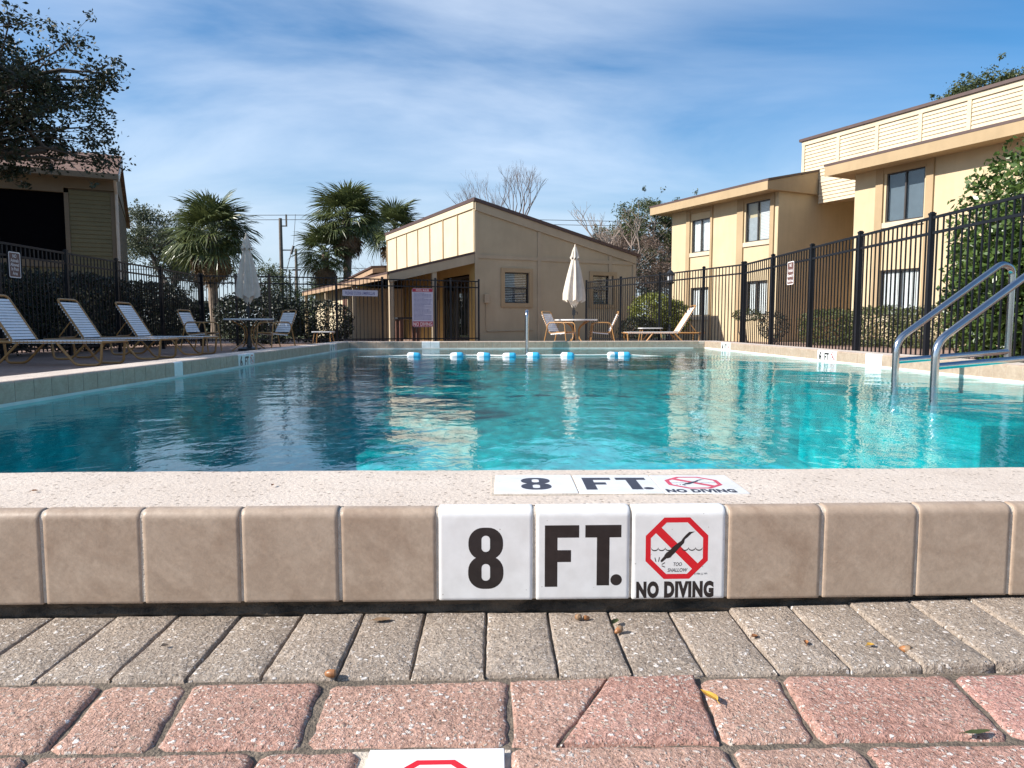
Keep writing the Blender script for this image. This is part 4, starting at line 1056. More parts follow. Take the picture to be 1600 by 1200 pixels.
# lean-to porch roof
zw, ze, wl, L_ = 2.68+Z0, 1.99+Z0, 2.72, 13.6
def lean(x): return zw + (ze-zw)*(-x)/wl
mb = MB(); mb.hexa([(-wl-.05,-.02,lean(-wl-.05)-.05),(-.004,-.02,zw-.05),(-.004,L_,zw-.05),(-wl-.05,L_,lean(-wl-.05)-.05),(-wl-.05,-.02,lean(-wl-.05)+.02),(-.004,-.02,zw+.02),(-.004,L_,zw+.02),(-wl-.05,L_,lean(-wl-.05)+.02)])
mb.build('porch_roof', M['brown_roof'], club, smooth=False)
mb = MB(); mb.hexa([(-wl,-.006,ze-.30),(-.01,-.006,zw-.33),(-.01,.06,zw-.33),(-wl,.06,ze-.30),(-wl,-.006,ze-.052),(-.01,-.006,zw-.052),(-.01,.06,zw-.052),(-wl,.06,ze-.052)])
mb.build('porch_rake_board', M['clubtrim'], club, smooth=False)
part(club, 'porch_fascia', M['asphalt_tan'], ((-wl-.05,.02,ze-.20),(-wl,L_,ze-.06)))
for k in range(34):
    y = .3 + k*.4; mb = MB(); mb.hexa([(-wl,y,ze-.15),(-.02,y,zw-.15),(-.02,y+.05,zw-.15),(-wl,y+.05,ze-.15),(-wl,y,ze-.054),(-.02,y,zw-.054),(-.02,y+.05,zw-.054),(-wl,y+.05,ze-.054)])
    mb.build('rafter', M['tan'], club, smooth=False)
for (x, y) in ((-1.30,.10),(-wl+.1,.10),(-wl+.1,4.5),(-wl+.1,9.0),(-wl+.1,13.4)):
    part(club, 'porch_post', M['clubtrim'], ((x-.07,y-.06,0),(x+.07,y+.06,lean(x)-.16)))
# store room at the far end of the porch and rear wing
part(club, 'store_room_wall', M['yellow'], ((-2.25,7.0,0),(-.035,13.2,1.98)))
part(club, 'store_room_door', M['doorbrown'], ((-2.275,7.06,.02),(-2.252,7.75,1.9)))
part(club, 'wing_wall', M['porchwall'], ((.2,9.45,0),(5.0,15.2,2.6)))
mb = MB(); mb.hexa([(-.6,9.42,2.74),(5.2,9.42,3.25),(5.2,15.6,3.05),(-.6,15.6,2.36),(-.6,9.42,2.95),(5.2,9.42,3.35),(5.2,15.6,3.15),(-.6,15.6,2.58)]); mb.build('wing_roof', M['asphalt_tan'], club, smooth=False)
mb = MB(); mb.hexa([(-.66,9.41,2.955),(5.2,9.41,3.36),(5.2,15.7,3.16),(-.66,15.7,2.585),(-.66,9.41,3.03),(5.2,9.41,3.43),(5.2,15.7,3.23),(-.66,15.7,2.65)]); mb.build('wing_roof_edge', M['brown_roof'], club, smooth=False)
# things standing on the porch
o = empty('notice_board', (-2.02,24.9,DZ), TH); tag(o, 'small framed notice board in the porch behind the umbrella sign', 'notice board')
part(o, 'frame', M['doorbrown'], ((0,-.02,1.42),(.06,.02,2.0)),((.54,-.02,1.42),(.6,.02,2.0)),((.06,-.02,1.42),(.54,.02,1.48)),((.06,-.02,1.94),(.54,.02,2.0)))
part(o, 'sheet', M['sign_white'], ((.06,-.005,1.48),(.54,.012,1.94))); part(o, 'stand', M['doorbrown'], ((.04,.022,0),(.10,.06,1.9)),((.50,.022,0),(.56,.06,1.9)))
o = empty('bar_table', (-2.75,22.55,DZ), TH); tag(o, 'dark high table with reddish legs in the shade of the porch', 'table')
part(o, 'tabletop', M['lampblack'], ((-.40,-.3,.74),(.40,.3,.80)))
for sx in (-.27,.27):
    for sy in (-.2,.2): part(o, 'leg', M['doorbrown'], ((sx-.05,sy-.05,0),(sx+.05,sy+.05,.738)))

# ---- apartment block on the right: local y runs back along its face, the face looks to -x
apt = empty('apartment_building', (6.86,27.7,DZ), TH); tag(apt, 'two storey cream apartment block with louvred parapet behind the right fence', 'building')
def af(t_, z, d=0): return (d, -t_, z)
afb = lambda u0,u1,d0,d1,z0,z1: ((d0,-u1,z0),(d1,-u0,z1))
EZ = 5.0+Z0
WA = [(1.15,2.12,3.13+Z0,4.32+Z0),(3.86,4.92,3.24+Z0,4.55+Z0),(1.15,2.12,.80+Z0,1.84+Z0),(3.96,4.90,.80+Z0,1.93+Z0)]
WB = [(9.05,10.14,3.25+Z0,4.56+Z0),(8.98,10.10,.70+Z0,1.96+Z0),(13.2,14.4,3.25+Z0,4.56+Z0)]
mb = MB(); wall_with_holes(mb, 0, 5.24, 0, EZ-.25, WA, af); mb.build('face_wall', M['cream'], apt, smooth=False)
mb = MB(); wall_with_holes(mb, 8.10, 17.5, 0, EZ-.25, WB, af); mb.build('face_wall', M['cream'], apt, smooth=False)
part(apt, 'rear_block', M['cream'], ((.15,-5.238,0),(7,-.002,EZ-.26)), ((5.0,-8.1,0),(7,-5.24,EZ-.3)), ((.15,-17.4,0),(7,-8.102,EZ-.26)))
for a_, b_ in (((.003,-5.272,0),(5.0,-5.241,EZ-.1)), ((.003,-8.099,0),(5.0,-8.068,EZ-.1)), ((.002,-.03,0),(.15,-.003,EZ-.3))): part(apt, 'return_wall', M['cream'], (a_, b_))
for k, w_ in enumerate(WA + WB):
    window(apt, *w_, afb, ('curtain','half','vertical','vertical','none','vertical','none')[k], None)
    part(apt, 'window_sill', M['siding'], ((-.05,-w_[1]-.06,w_[2]-.15),(-.003,-w_[0]+.06,w_[2]-.008)))
def pil(t0, t1, z1=EZ-.26): part(apt, 'pilaster_board', M['tan'], ((-.055,-t1,0),(-.003,-t0,z1)))
for t0, t1 in ((.88,1.08),(2.18,2.28),(3.50,3.79),(4.98,5.13),(8.76,8.98),(10.20,10.40),(12.9,13.12),(14.46,14.66)): pil(t0, t1)
for t0, t1 in ((1.085,2.175),(3.795,4.975),(8.985,10.195),(13.125,14.455)): part(apt, 'head_board', M['tan'], ((-.04,-t1,EZ-.44),(-.004,-t0,EZ-.27)))
OV = .62
def eave(t0, t1):
    mb = MB(); mb.extr([(-OV,EZ-.28),(1.62,EZ-.28),(1.62,EZ+.46),(-OV,EZ-.03)], 'y', -t1, -t0)   # (x,z) polygon along y
    mb.build('eave_box', M['tan'], apt, smooth=False)
    mb = MB(); mb.extr([(-OV-.03,EZ-.025),(1.63,EZ+.466),(1.63,EZ+.53),(-OV-.03,EZ+.045)], 'y', -t1-.03, -t0+.03)
    mb.build('roof', M['brown_roof'], apt, smooth=False)
    part(apt, 'fascia', M['siding'] if False else M['tan'], ((-OV-.025,-t1,EZ-.30),(-OV-.003,-t0,EZ-.03)))
eave(-.55, 5.42); eave(7.55, 13.2); eave(14.4, 17.5)
# louvred / lap siding parapet, set back
def lap(parent, name, t0, t1, z0, z1, d, mat, pitch=.115):
    mb = MB(); n = max(1, int(round((z1-z0)/pitch)))
    for k in range(n):
        a, b = z0+(z1-z0)*k/n, z0+(z1-z0)*(k+1)/n
        mb.extr([(d-.030,a),(d-.004,b),(d+.03,b),(d+.03,a)], 'y', -t1, -t0)
    o_ = mb.build(name, mat, parent, smooth=False); o_['kind'] = 'stuff'; return o_
PZ0, PZ1 = EZ+.20, 6.55+Z0
tt = 4.78
while tt < 17:
    lap(apt, 'lap_siding', tt+.06, min(tt+1.30, 17.5), PZ0, PZ1-.14, 1.62, M['siding'])
    part(apt, 'corner_board', M['siding'], ((1.575,-tt-.055,PZ0),(1.70,-tt+.055,PZ1-.141)))
    tt += 1.36
part(apt, 'parapet_cap', M['siding'], ((1.57,-17.5,PZ1-.138),(1.75,-4.72,PZ1)))
part(apt, 'parapet_core', M['siding'], ((1.66,-17.5,PZ0-.5),(7,-4.74,PZ1-.15)))
part(apt, 'roof_edge', M['brown_roof'], ((1.52,-17.6,PZ1+.003),(7.1,-4.64,PZ1+.09)))
lap(apt, 'lap_siding', 5.46, 7.0, 4.42+Z0, PZ0-.003, 1.60, M['siding']); lap(apt, 'lap_siding', 7.06, 8.08, 4.42+Z0, PZ0-.003, 1.60, M['siding'])
part(apt, 'corner_board', M['siding'], ((1.565,-7.055,4.42+Z0),(1.60,-7.005,PZ0-.004)))
part(apt, 'bulkhead', M['tan'], ((1.632,-8.1,4.40+Z0),(1.9,-5.44,PZ0-.05)))

# ---- shaded house on the left: local x along its front, which looks to -y
lh = empty('house', (-11.4,22.0,DZ), TH); tag(lh, 'shaded olive house with brown shingle roof and dark screened porch', 'building')
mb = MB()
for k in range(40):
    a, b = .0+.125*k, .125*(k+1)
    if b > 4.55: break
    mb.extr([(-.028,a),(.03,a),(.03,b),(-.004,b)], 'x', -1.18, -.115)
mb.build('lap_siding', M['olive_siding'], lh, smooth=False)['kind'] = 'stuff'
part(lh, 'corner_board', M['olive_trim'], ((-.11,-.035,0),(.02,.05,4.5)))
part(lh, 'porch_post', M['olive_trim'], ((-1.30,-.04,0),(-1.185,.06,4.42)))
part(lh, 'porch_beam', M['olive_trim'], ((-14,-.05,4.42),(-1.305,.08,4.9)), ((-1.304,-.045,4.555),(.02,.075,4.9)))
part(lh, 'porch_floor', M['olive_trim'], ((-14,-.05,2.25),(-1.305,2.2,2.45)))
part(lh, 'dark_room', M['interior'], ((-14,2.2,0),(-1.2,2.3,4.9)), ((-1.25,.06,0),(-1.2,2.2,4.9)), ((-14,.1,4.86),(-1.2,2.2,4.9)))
part(lh, 'insect_screen', M['interior'], ((-14,.085,2.46),(-1.31,.09,4.41)))  # opaque near-black sheet, the porch's darkness put into its colour
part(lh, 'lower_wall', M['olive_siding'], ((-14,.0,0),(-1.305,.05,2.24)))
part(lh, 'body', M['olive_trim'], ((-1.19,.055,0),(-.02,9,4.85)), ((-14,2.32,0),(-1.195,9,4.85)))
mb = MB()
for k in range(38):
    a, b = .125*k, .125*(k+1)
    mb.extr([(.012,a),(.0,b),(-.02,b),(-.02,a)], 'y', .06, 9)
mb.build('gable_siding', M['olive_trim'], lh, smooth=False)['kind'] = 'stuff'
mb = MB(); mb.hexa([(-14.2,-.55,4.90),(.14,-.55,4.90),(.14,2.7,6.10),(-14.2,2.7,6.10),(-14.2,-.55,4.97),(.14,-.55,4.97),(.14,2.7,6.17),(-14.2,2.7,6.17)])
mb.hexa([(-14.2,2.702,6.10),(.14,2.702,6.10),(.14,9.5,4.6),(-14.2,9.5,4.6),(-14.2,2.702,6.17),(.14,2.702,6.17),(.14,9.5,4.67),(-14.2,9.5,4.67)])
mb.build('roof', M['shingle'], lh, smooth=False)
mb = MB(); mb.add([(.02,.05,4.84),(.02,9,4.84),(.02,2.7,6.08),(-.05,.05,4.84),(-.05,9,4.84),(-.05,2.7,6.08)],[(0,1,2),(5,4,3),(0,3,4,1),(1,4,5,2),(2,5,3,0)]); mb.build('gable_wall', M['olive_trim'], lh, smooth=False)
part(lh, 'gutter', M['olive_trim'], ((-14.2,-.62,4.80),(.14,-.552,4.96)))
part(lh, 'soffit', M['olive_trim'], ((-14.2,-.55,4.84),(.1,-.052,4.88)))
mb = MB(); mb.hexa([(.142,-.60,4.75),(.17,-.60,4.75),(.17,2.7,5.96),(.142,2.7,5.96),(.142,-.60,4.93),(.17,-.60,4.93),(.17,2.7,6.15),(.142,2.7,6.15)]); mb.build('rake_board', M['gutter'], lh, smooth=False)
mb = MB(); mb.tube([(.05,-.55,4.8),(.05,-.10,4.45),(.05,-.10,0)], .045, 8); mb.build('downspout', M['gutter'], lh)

# ================================================================== vegetation
def leaves_mesh(name, C, size, mat, rg, flat=0.0, aspect=2.0, up=None):
    """one folded leaf (two triangles + two) per point"""
    C = np.asarray(C); n = len(C)
    d = rg.normal(size=(n,3)); d /= np.linalg.norm(d,axis=1)[:,None]
    if flat: d[:,2] *= (1-flat); d /= np.linalg.norm(d,axis=1)[:,None]
    e = rg.normal(size=(n,3)); e -= d*np.sum(e*d,axis=1)[:,None]; e /= np.linalg.norm(e,axis=1)[:,None]
    nn = np.cross(d,e)
    s = size*rg.uniform(.65,1.25,(n,1)); w = s/aspect
    a = C - d*s*.5; b = C + e*w*.5 + nn*w*.12; c = C + d*s*.5; f = C - e*w*.5 + nn*w*.12
    V = np.stack([a,b,c,f],1).reshape(-1,3)
    i = np.arange(n)*4
    F = np.stack([i,i+1,i+2,i+3],1)
    return fast_mesh(name, V, F, mat)
def limb(mb, p, q, r0, r1, rs, n=5, sag=0.1, sides=6):
    p, q = Vector(p), Vector(q); L = (q-p).length; pts = []; rr = []
    off = Vector((rs.uniform(-1,1), rs.uniform(-1,1), rs.uniform(-.3,1)))*L*sag
    for i in range(n+1):
        t_ = i/n; pts.append(p.lerp(q,t_) + off*math.sin(math.pi*t_) + Vector((rs.uniform(-1,1),rs.uniform(-1,1),rs.uniform(-1,1)))*L*.018*(0 if i in (0,n) else 1)); rr.append(r0+(r1-r0)*t_)
    mb.tube(pts, rr, sides, cap=False); return pts
def tree(name, label, base, lobes, leafm, barkm, trunk_r, fork, seed, clusters=60, per=110, lsize=.12, csize=.45, cat='tree', group=None, flat=.2, twigs=3):
    """lobes: list of (cx,cy,cz, rx,ry,rz) relative to the base; fork height of the trunk"""
    rs = random.Random(seed); rg = np.random.default_rng(seed)
    o = empty(name, base); tag(o, label, cat, group)
    mb = MB(); top = Vector((0,0,fork)); limb(mb, (0,0,-.2), top, trunk_r*1.25, trunk_r*.8, rs, 5, .03, 10)
    C = []
    vol = [l[3]*l[4]*l[5] for l in lobes]
    mains = []
    for l in lobes:
        q = Vector(l[:3]); pts = limb(mb, top, q, trunk_r*.6, trunk_r*.16, rs, 6, .10, 7); mains.append((q, pts))
    for li, l in enumerate(lobes):
        k = max(3, int(clusters*vol[li]/sum(vol)))
        for _ in range(k):
            v = rg.normal(size=3); v /= np.linalg.norm(v); rad = rg.uniform(.45,1.0)**.6
            c = np.array(l[:3]) + v*rad*np.array(l[3:])
            start = mains[li][1][rs.randint(2,6)]
            pts = limb(mb, start, c, trunk_r*.12, trunk_r*.02, rs, 4, .10, 4)
            m = int(per*rg.uniform(.5,1.4)); cs = csize*rg.uniform(.6,1.3)
            pc = c + np.clip(rg.normal(size=(m,3)),-1.8,1.8)*np.array([cs,cs,cs*.62])*.55
            C.append(pc)
            for _t in range(twigs):
                e = c + rg.normal(size=3)*cs*.8; limb(mb, pts[-2], e, trunk_r*.022, trunk_r*.008, rs, 2, .06, 3)
                C.append(e + np.clip(rg.normal(size=(max(3,m//8),3)),-1.5,1.5)*cs*.14)
    mb.build('trunk', barkm, o, ang=180)
    if leafm is not None:
        cr = inst('crown', leaves_mesh('crown', np.vstack(C), lsize, leafm, rg, flat), o)
    return o
def bare_tree(name, label, base, H, spread, seed, r=.16, depth=6, mat=None, group=None, trunk=.32):
    rs = random.Random(seed); o = empty(name, base); tag(o, label, 'tree', group)
    mt = MB(); mbr = MB()
    def grow(p, d, L, r_, k):
        q = p + d*L; mid = p.lerp(q,.5) + Vector((rs.uniform(-1,1),rs.uniform(-1,1),rs.uniform(-.5,.5)))*L*.06
        (mt if k == 0 else mbr).tube([p, mid, q], [r_, r_*.86, r_*.72], 7 if k < 2 else (4 if k < 4 else 3), cap=False)
        if k >= depth: return
        nch = 3 if k < 2 else rs.choice((2,2,3))
        for i in range(nch):
            ax = Vector((rs.uniform(-1,1),rs.uniform(-1,1),rs.uniform(-.25,.5)))
            nd = (d + ax*spread*rs.uniform(.55,1.1)).normalized(); nd = (nd + Vector((0,0,.10))).normalized()
            grow(q if i < 2 else mid.lerp(q,.4), nd, L*rs.uniform(.60,.82) if k else L*rs.uniform(.55,.7), r_*rs.uniform(.52,.68), k+1)
    grow(Vector((0,0,-.2)), Vector((rs.uniform(-.06,.06),rs.uniform(-.06,.06),1)), H*trunk, r, 0)
    mt.build('trunk', mat or M['bare_bark'], o, ang=180); mbr.build('branches', mat or M['bare_bark'], o, ang=180)
    return o
# ---- sabal palms
def frond_mesh(name, mat, seed, span=250, droop=.35, R0=.95, pet=.85, nseg=30):
    rs = random.Random(seed); mb = MB()
    mb.tube([(0,0,0),(pet*.5,0,.04),(pet,0,0)], [.022,.016,.012], 4, cap=False)
    for k in range(nseg):
        a = R(-span/2 + span*k/(nseg-1)) + rs.uniform(-.04,.04); L = R0*(.72+.28*math.cos(a*.55))*rs.uniform(.85,1.06)
        c, s = math.cos(a), math.sin(a); w = .030*rs.uniform(.8,1.2); lift = .10*abs(math.sin(a*.7))
        p = [(pet,0,0)]
        def pt(t_, off):
            x = pet + c*L*t_ - s*off; y = s*L*t_ + c*off; z = lift*t_ - droop*L*max(0,t_-.45)**1.6*1.9*rs.uniform(.8,1.2) - .16*(x-pet)*t_
            return (x,y,z)
        l1, r1_, l2, r2_, tip = pt(.5,w), pt(.5,-w), pt(.80,w*.5), pt(.80,-w*.5), pt(1.0,0)
        zf = (pet,0,0)
        mb.add([zf,l1,r1_,l2,r2_,tip],[(0,2,1),(1,2,4,3),(3,4,5)])
    me = bpy.data.meshes.new(name); me.from_pydata(mb.v,[],mb.f); me.update(); me.materials.append(mat); return me
FR = [frond_mesh('frond', M['frond'], 40+i, 250, .30+.1*i) for i in range(3)]
FD = [frond_mesh('dead_frond', M['deadfrond'], 60+i, 150, .8, .85, .6, 22) for i in range(2)]
def palm(label, base, H, sc, seed, live=36, dead=16, r=.17):
    rs = random.Random(seed); o = empty('palm_tree', base); tag(o, label, 'palm tree', 'cabbage palms behind the pool')
    pts = [(.10*math.sin(i*.9+seed)*.5, .05*math.cos(i+seed), H*i/8) for i in range(9)]
    mb = MB(); mb.tube(pts, [r*1.25]+[r*(1+.05*math.sin(i*3)) for i in range(1,8)]+[r*1.15], 10)
    mb.build('trunk', M['palm_bark'], o, ang=60)
    top = Vector(pts[-1])
    for i in range(live):
        t_ = (i+.5)/live; el = R(82 - 112*t_**.8 + rs.uniform(-8,8)); az = i*2.39996 + rs.uniform(-.25,.25)
        f = inst('frond', FR[i%3], o, top + Vector((0,0,.12-.35*t_)), (rs.uniform(-.5,.5), -el, az), (sc*rs.uniform(.85,1.1),)*3)
    for i in range(dead):
        el = R(-48 - 34*rs.random()); az = i*2.39996 + rs.uniform(-.3,.3)
        inst('dead_frond', FD[i%2], o, top + Vector((0,0,-.25-.4*rs.random())), (rs.uniform(-.5,.5), -el, az), (sc*rs.uniform(.7,1.0),)*3)
    return o
palm('broad palm with a brown skirt of dead fronds behind the left umbrella', (-13.2,34.0,DZ), 4.7, 1.32, 1, 54, 44, .22)
palm('tallest palm, in the middle of the picture left of the clubhouse roof', (-7.55,37.0,DZ), 5.9, 1.22, 2, 54, 26, .20)
palm('short palm leaning against the left side of the tallest palm', (-8.45,36.2,DZ), 4.1, .98, 3, 40, 24, .15)
palm('palm half hidden behind the clubhouse roof', (-5.9,43.0,DZ), 6.2, 1.2, 4, 44, 18, .19)
palm('lowest palm, only its crown showing above the back fence', (-9.4,40.0,DZ), 1.9, .95, 6, 26, 6, .16)

# ---- oaks and bare trees
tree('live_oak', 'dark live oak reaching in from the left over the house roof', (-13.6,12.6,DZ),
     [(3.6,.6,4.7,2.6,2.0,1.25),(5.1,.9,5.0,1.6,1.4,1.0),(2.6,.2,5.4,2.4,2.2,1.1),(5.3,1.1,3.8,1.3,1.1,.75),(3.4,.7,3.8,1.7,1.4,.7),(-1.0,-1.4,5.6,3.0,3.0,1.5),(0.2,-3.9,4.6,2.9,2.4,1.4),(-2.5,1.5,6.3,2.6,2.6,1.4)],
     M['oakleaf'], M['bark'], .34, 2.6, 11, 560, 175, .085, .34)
tree('live_oak', 'unseen live oak added on the left to shade the loungers and pool', (-14.2,8.2,DZ),
     [(.6,.8,4.6,2.4,2.2,1.3),(-1.5,-.3,5.2,2.6,2.4,1.4),(.2,-1.6,4.2,2.2,1.8,1.2),(2.9,-2.3,5.9,2.3,1.7,.9),(2.2,.6,6.1,2.2,1.8,.9)], M['oakleaf'], M['bark'], .32, 2.5, 12, 190, 190, .12, .55)  # unseen tree added for shade, high lobes shaped to dapple the pool
tree('oak_tree', 'pale grey green oak between the left house and the broad palm', (-21.0,47,DZ), [(0,0,5.8,2.7,2.7,2.1),(1.9,0,4.6,2.2,2.2,1.7),(-1.6,0,6.6,2.0,2.0,1.5),(2.9,-.6,6.4,1.5,1.5,1.0)], M['greyoak'], M['bare_bark'], .26, 2.6, 13, 150, 170, .14, .62)
tree('oak_tree', 'dark oak low behind the left umbrella', (-16.6,52,DZ), [(0,0,3.4,2.0,2.0,1.6),(1.5,0,2.4,1.6,1.6,1.3)], M['midoak'], M['bark'], .22, 1.4, 14, 70, 90, .14, .6)
tree('oak_tree', 'green oak rising between the clubhouse and the apartment block', (11.0,50,DZ), [(0,0,7.6,2.6,2.6,1.6),(2.4,0,7.2,2.3,2.3,1.5),(-2.2,.3,6.0,2.0,2.0,1.5),(1.2,0,5.0,3.0,3.0,1.8),(3.6,0,5.0,2.0,2.0,2.0)], M['midoak'], M['pale_bark'], .30, 2.8, 15, 190, 230, .15, .62)
bare_tree('bare_tree', 'pale leafless tree in front of the green oak right of the clubhouse', (7.6,43,DZ), 8.3, .95, 31, .20, 6, M['pale_bark'])
tree('rusty_tree', 'rusty brown thinly leaved tree beside the pale leafless tree', (8.9,46,DZ), [(0,0,4.6,2.4,2.4,1.9),(-2.0,0,5.4,1.5,1.5,1.1),(2.4,0,3.4,2.0,2.0,1.4)], M['rustleaf'], M['pale_bark'], .20, 2.0, 16, 130, 130, .11, .6)
bare_tree('bare_tree', 'leafless tree rising behind the clubhouse ridge', (1.3,46,DZ), 9.8, .62, 8, .20, 8, M['bare_bark'], trunk=.40)
tree('oak_tree', 'dark green oak above the roof of the apartment block', (24.4,36,DZ), [(0,0,11.2,2.2,2.2,1.7),(2.2,0,11.6,1.8,1.8,1.5),(-1.6,0,10.4,1.4,1.4,1.1),(4.0,0,11.8,1.8,1.8,1.5)], M['midoak'], M['bark'], .34, 5.5, 18, 140, 210, .15, .6)
bare_tree('bare_tree', 'thin leafless tree behind the palms left of the clubhouse', (-6.9,48,DZ), 6.5, .9, 44, .10, 5, M['bare_bark'])

# ---- shrubs and hedges
def shrub(name, label, base, boxes, leafm, seed, count, lsize, cat='shrub', group=None, shell=.30, stems=7):
    """boxes: list of (cx,cy,cz,rx,ry,rz,power) superellipsoids; leaves sit in the outer shell"""
    rs = random.Random(seed); rg = np.random.default_rng(seed); o = empty(name, base); tag(o, label, cat, group)
    vol = [b[3]*b[4]+b[3]*b[5]+b[4]*b[5] for b in boxes]; C = []
    for b, v in zip(boxes, vol):
        n = int(count*v/sum(vol)); d = rg.normal(size=(n,3)); p = b[6]
        d /= (np.sum(np.abs(d)**p,axis=1)**(1/p))[:,None]
        lump = np.array([mnoise.noise(Vector((*(x*2.3),))+Vector((seed,0,0))) for x in d])
        rad = (1 - shell*rg.random(n)**1.5) * (1 + .10*lump + .03*rg.normal(size=n))
        q = d*rad[:,None]*np.array(b[3:6]) + np.array(b[:3]); C.append(q[q[:,2] > .02])
    inst('foliage', leaves_mesh('foliage', np.vstack(C), lsize, leafm, rg, .1, 1.9), o)
    mb = MB()
    for k in range(stems):
        b = boxes[rs.randrange(len(boxes))]
        limb(mb, (b[0]+rs.uniform(-.3,.3)*b[3], b[1]+rs.uniform(-.3,.3)*b[4], -.1), (b[0]+rs.uniform(-.7,.7)*b[3], b[1]+rs.uniform(-.7,.7)*b[4], b[2]+rs.uniform(0,.7)*b[5]), .022, .006, rs, 4, .08, 5)
    mb.build('stems', M['bark'], o, ang=180)['kind'] = 'stuff'
    return o
shrub('large_shrub', 'large glossy green shrub behind the right fence at the photo edge', (8.05,9.55,DZ), [(.0,0,1.45,1.6,1.3,1.65,2.6),(.55,-.2,2.6,1.3,1.15,1.25,2.2),(-.6,.1,.9,1.05,1.0,1.0,2.6),(1.7,-.3,1.9,1.5,1.3,2.2,2.4)], M['shrubleaf'], 3, 78000, .10, shell=.45)
hd = MB()
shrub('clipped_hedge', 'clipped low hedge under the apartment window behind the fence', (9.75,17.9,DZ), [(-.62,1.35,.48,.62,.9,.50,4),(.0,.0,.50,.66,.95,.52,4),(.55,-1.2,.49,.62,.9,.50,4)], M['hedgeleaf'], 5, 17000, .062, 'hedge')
shrub('small_shrub', 'small open shrub between two fence posts before the cream wall', (7.35,20.6,DZ), [(0,0,.85,.42,.42,.18,2.4)], M['hedgeleaf'], 6, 900, .055, group=None)
shrub('small_shrub', 'dark twiggy shrub under the ground floor apartment window', (8.05,20.4,DZ), [(0,0,.55,.42,.5,.42,2.2)], M['darkhedge'], 7, 1300, .055)
shrub('flowering_shrub', 'yellow green shrub behind the fence right of the clubhouse', (5.05,22.6,DZ), [(0,0,.95,.75,.75,.62,2.3),(.6,-.2,.8,.5,.5,.55,2.2)], M['limeleaf'], 8, 6500, .09)
shrub('dark_shrub', 'dark low shrub beside the yellow green shrub', (4.45,22.0,DZ), [(0,0,.40,.62,.5,.42,2.3)], M['darkhedge'], 9, 2200, .075)
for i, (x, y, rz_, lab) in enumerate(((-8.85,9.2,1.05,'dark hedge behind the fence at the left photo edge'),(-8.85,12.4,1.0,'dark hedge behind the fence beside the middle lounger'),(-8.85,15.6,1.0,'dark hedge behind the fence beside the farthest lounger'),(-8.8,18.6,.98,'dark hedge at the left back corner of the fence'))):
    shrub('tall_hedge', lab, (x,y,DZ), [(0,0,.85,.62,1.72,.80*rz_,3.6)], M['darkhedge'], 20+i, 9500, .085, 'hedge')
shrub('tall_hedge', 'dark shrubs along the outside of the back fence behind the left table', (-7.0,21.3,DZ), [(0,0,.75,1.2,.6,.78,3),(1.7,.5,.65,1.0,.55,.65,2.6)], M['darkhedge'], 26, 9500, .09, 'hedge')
shrub('distant_hedge', 'far belt of green bushes closing the view behind the back fence', (-14,42,DZ), [(-9,0,1.0,5.5,1.5,1.5,2.6),(-1,1,.9,5,1.5,1.2,2.6),(5,3,.8,4,1.5,1.1,2.4)], M['darkhedge'], 27, 17000, .30, 'hedge')
shrub('distant_hedge', 'far dark bushes behind the fence between clubhouse and apartments', (8.2,36,DZ), [(0,0,1.1,2.6,1.2,1.3,2.4),(3.5,0,1.1,2.4,1.2,1.4,2.4)], M['darkhedge'], 28, 4200, .16, 'hedge')

# ================================================================== lamp post, utility poles
o = empty('lamp_post', (5.42,22.0,DZ)); tag(o, 'black garden lamp post with lantern before the apartment corner', 'lamp post')
mb = MB(); mb.lathe([(.11,0),(.11,.25),(.055,.32),(.045,1.75),(.05,1.80)], 14); mb.build('post', M['lampblack'], o)
mb = MB(); mb.lathe([(.05,1.80),(.13,1.86),(.13,1.89),(.02,1.89)], 10); mb.build('lantern_base', M['lampblack'], o)
mb = MB(); mb.lathe([(.085,1.891),(.125,2.08)], 6); mb.build('lantern_glass', M['lampglass'], o, smooth=False)
for k in range(6):
    a = 2*math.pi*k/6; mb = MB(); mb.tube([(.087*math.cos(a),.087*math.sin(a),1.89),(.128*math.cos(a),.128*math.sin(a),2.085)], .008, 4); mb.build('lantern_bar', M['lampblack'], o)
mb = MB(); mb.lathe([(.15,2.081),(.155,2.10),(.09,2.19),(.03,2.25),(.02,2.27),(.03,2.30),(.004,2.36)], 14); mb.build('lantern_cap', M['lampblack'], o)
def upole(label, loc, H, r, arm=True):
    o = empty('utility_pole', loc); tag(o, label, 'utility pole')
    mb = MB(); mb.tube([(0,0,-.2),(0,0,H)], [r,r*.72], 10); mb.build('pole', M['wood_pole'], o)
    if arm:
        mb = MB(); mb.box((.0,-.05,H-.62),(.5,.05,H-.54)); mb.box((.40,-.06,H-.56),(.50,.06,H+.28)); mb.build('insulator_arm', M['wood_pole'], o, smooth=False)
        mb = MB(); mb.box((.1,-.04,H-2.42),(.75,.04,H-2.34)); mb.tube([(.75,0,H-2.7),(.95,0,H-2.05)], .10, 6); mb.build('cutout_switch', M['wire'], o)
        mb = MB(); mb.tube([(.72,0,H-2.7),(.35,0,H-4.0),(.15,0,H-4.6)], .03, 5); mb.tube([(.95,0,H-2.0),(1.15,0,H+.3)], .018, 4); mb.build('drop_wire', M['wire'], o)
    return o
upole('tall weathered utility pole with switch gear left of the palms', (-16.2,55,DZ), 8.6, .17)
upole('shorter plain utility pole right of the tall one', (-19.2,70,DZ), 7.9, .17, False)
o = empty('power_line', (0,56,0)); tag(o, 'thin overhead wires running from the utility pole across the sky', 'wires')
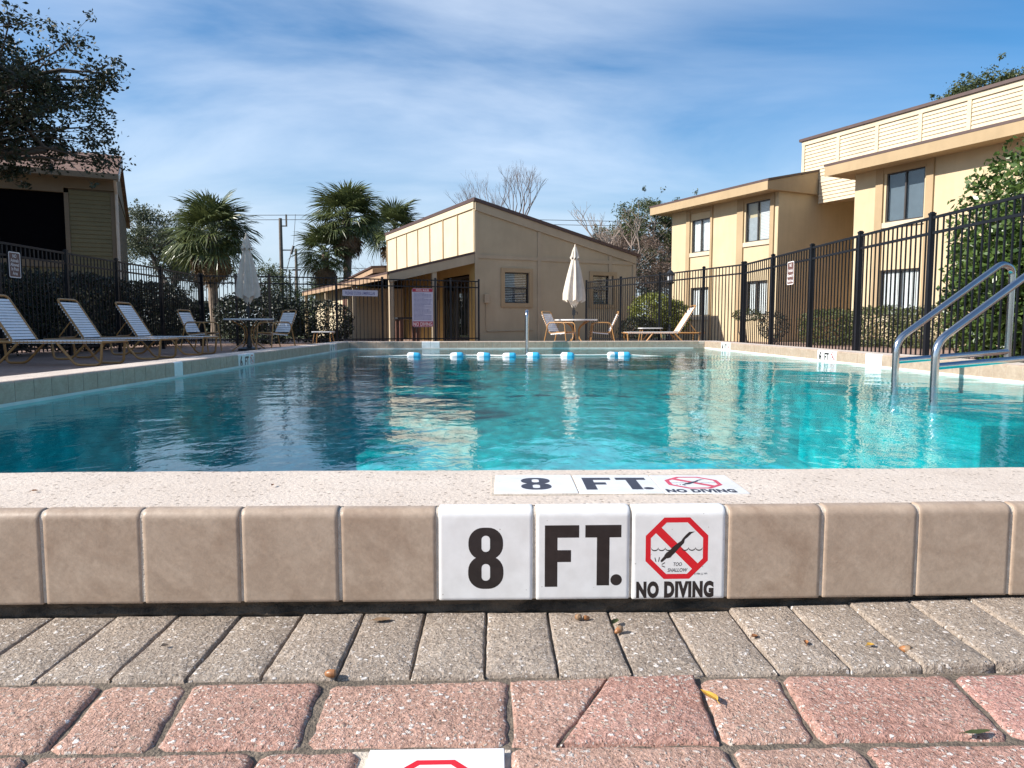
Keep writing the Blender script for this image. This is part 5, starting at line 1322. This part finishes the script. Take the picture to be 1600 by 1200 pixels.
for (za, zb_, zm) in ((8.9,8.7,8.2),(8.55,8.35,7.85),(4.9,4.8,4.5)):
    mb = MB(); mb.tube([(-60+4.5*i, 0, 8.75 - (8.75-za) - .9*abs(math.sin((i-9.8)*.16))**1.3*.6) for i in range(24)], .022, 4); mb.build('wire', M['wire'], o)
o = empty('street_light', (-17.6,62,DZ)); tag(o, 'twin headed street light pole between the two utility poles', 'street light')
mb = MB(); mb.tube([(0,0,0),(0,0,5.3)], .06, 6); mb.build('pole', M['wire'], o)
for sx in (-1,1):
    mb = MB(); mb.box((sx*.62-.32,-.15,5.2),(sx*.62+.32,.15,5.34)); mb.build('lamp_head', M['wire'], o, smooth=False)
mb = MB(); mb.tube([(-.35,0,5.25),(.35,0,5.25)], .03, 5); mb.build('arm', M['wire'], o)

# ================================================================== litter on the pavers
def curled_leaf(label, loc, rz, L, W, mat, curl=.25, seed=0, tilt=0):
    n, m = 9, 5; vs = []; fs = []; rs = random.Random(seed)
    for i in range(n):
        t_ = i/(n-1); w = W*math.sin(math.pi*min(1,max(.02,t_**.85)))**.8
        for j in range(m):
            v_ = j/(m-1)-.5; vs.append(((t_-.5)*L, v_*w, curl*L*((t_-.5)**2) + abs(v_)**1.3*w*curl*2.4 + rs.uniform(0,.0006)))
    for i in range(n-1):
        for j in range(m-1): a = i*m+j; fs.append((a,a+1,a+m+1,a+m))
    mb = MB(); mb.add(vs, fs); o = empty('fallen_leaf', loc, rz); tag(o, label, 'leaf', 'litter on the pavers'); o.rotation_euler = (tilt, 0, rz)
    mb.build('blade', mat, o, ang=180); mb = MB(); mb.tube([(-L*.5,0,curl*L*.25),(-L*.68,0,.001)], .0005, 4); mb.build('stalk', mat, o); return o
def acorn(label, loc, rz, s, tilt=70, cup=True):
    o = empty('acorn', loc, rz); o.rotation_euler = (R(tilt), 0, rz); tag(o, label, 'acorn', 'litter on the pavers')
    mb = MB(); mb.lathe([(.0005,-.011*s),(.003*s,-.0095*s),(.0052*s,-.005*s),(.0055*s,0),(.0048*s,.003*s)], 12); mb.build('nut', M['acorn'], o)
    if cup: mb = MB(); mb.lathe([(.0060*s,.000),(.0066*s,.003*s),(.005*s,.0062*s),(.0015*s,.0075*s),(.0008*s,.010*s)], 12); mb.build('cup', M['dryleaf'], o)
    return o
acorn('brown split acorn by the FT. tile on the grey pavers', (.131,1.083,.006), R(20), .8)
acorn('second half of the split acorn touching the first', (.142,1.082,.005), R(-70), .7, 80, False)
acorn('acorn with green cup in the joint between two grey pavers', (.187,1.035,.006), R(120), .8, 65)
acorn('reddish smooth acorn at the joint of grey and red pavers', (-.215,.909,.006), R(85), 1.0, 88, False)
acorn('broken golden acorn alone on the right grey paver', (.582,.957,.007), R(40), 1.0, 75)
curled_leaf('small yellow leaf on the red paver joint', (.263,.838,.006), R(115), .030, .016, M['yellowleaf'], .35, 1, .35)
curled_leaf('flat grey brown dry leaf on a grey paver left of centre', (-.178,1.084,.003), R(10), .030, .014, M['dryleaf'], .2, 2)
curled_leaf('tiny dark dry leaf next to the green acorn', (.186,1.064,.004), R(60), .022, .010, M['midoak'], .4, 3)
curled_leaf('tiny brown husk in a paver joint on the right', (.384,1.008,.004), R(20), .012, .008, M['acorn'], .5, 4)
curled_leaf('tiny tan husk at the corner of the chipped paver', (.449,.982,.006), R(70), .014, .007, M['acorn'], .5, 5)
curled_leaf('tiny pale husk between the chipped paver and the golden acorn', (.535,.966,.009), R(10), .012, .008, M['yellowleaf'], .4, 6)
curled_leaf('thin dark stalk lying on the rightmost grey pavers', (.713,.976,.012), R(-10), .026, .005, M['bark'], .15, 7)
curled_leaf('thin green leaf in the joint of the red pavers on the right', (.545,.755,.006), R(8), .035, .008, M['midoak'], .1, 8)
curled_leaf('dark speck of leaf on the left grey paver', (-.476,1.0,.004), R(30), .010, .007, M['bark'], .4, 9)
for i,(x,y) in enumerate(((-.80,1.235),(-.40,1.27))):
    curled_leaf(('brown dry husk on the coping near the left edge','brown dry husk on the coping left of the numeral tile')[i], (x,y,CT+.002), R(30+60*i), .011, .006, M['acorn'], .4, 20+i)
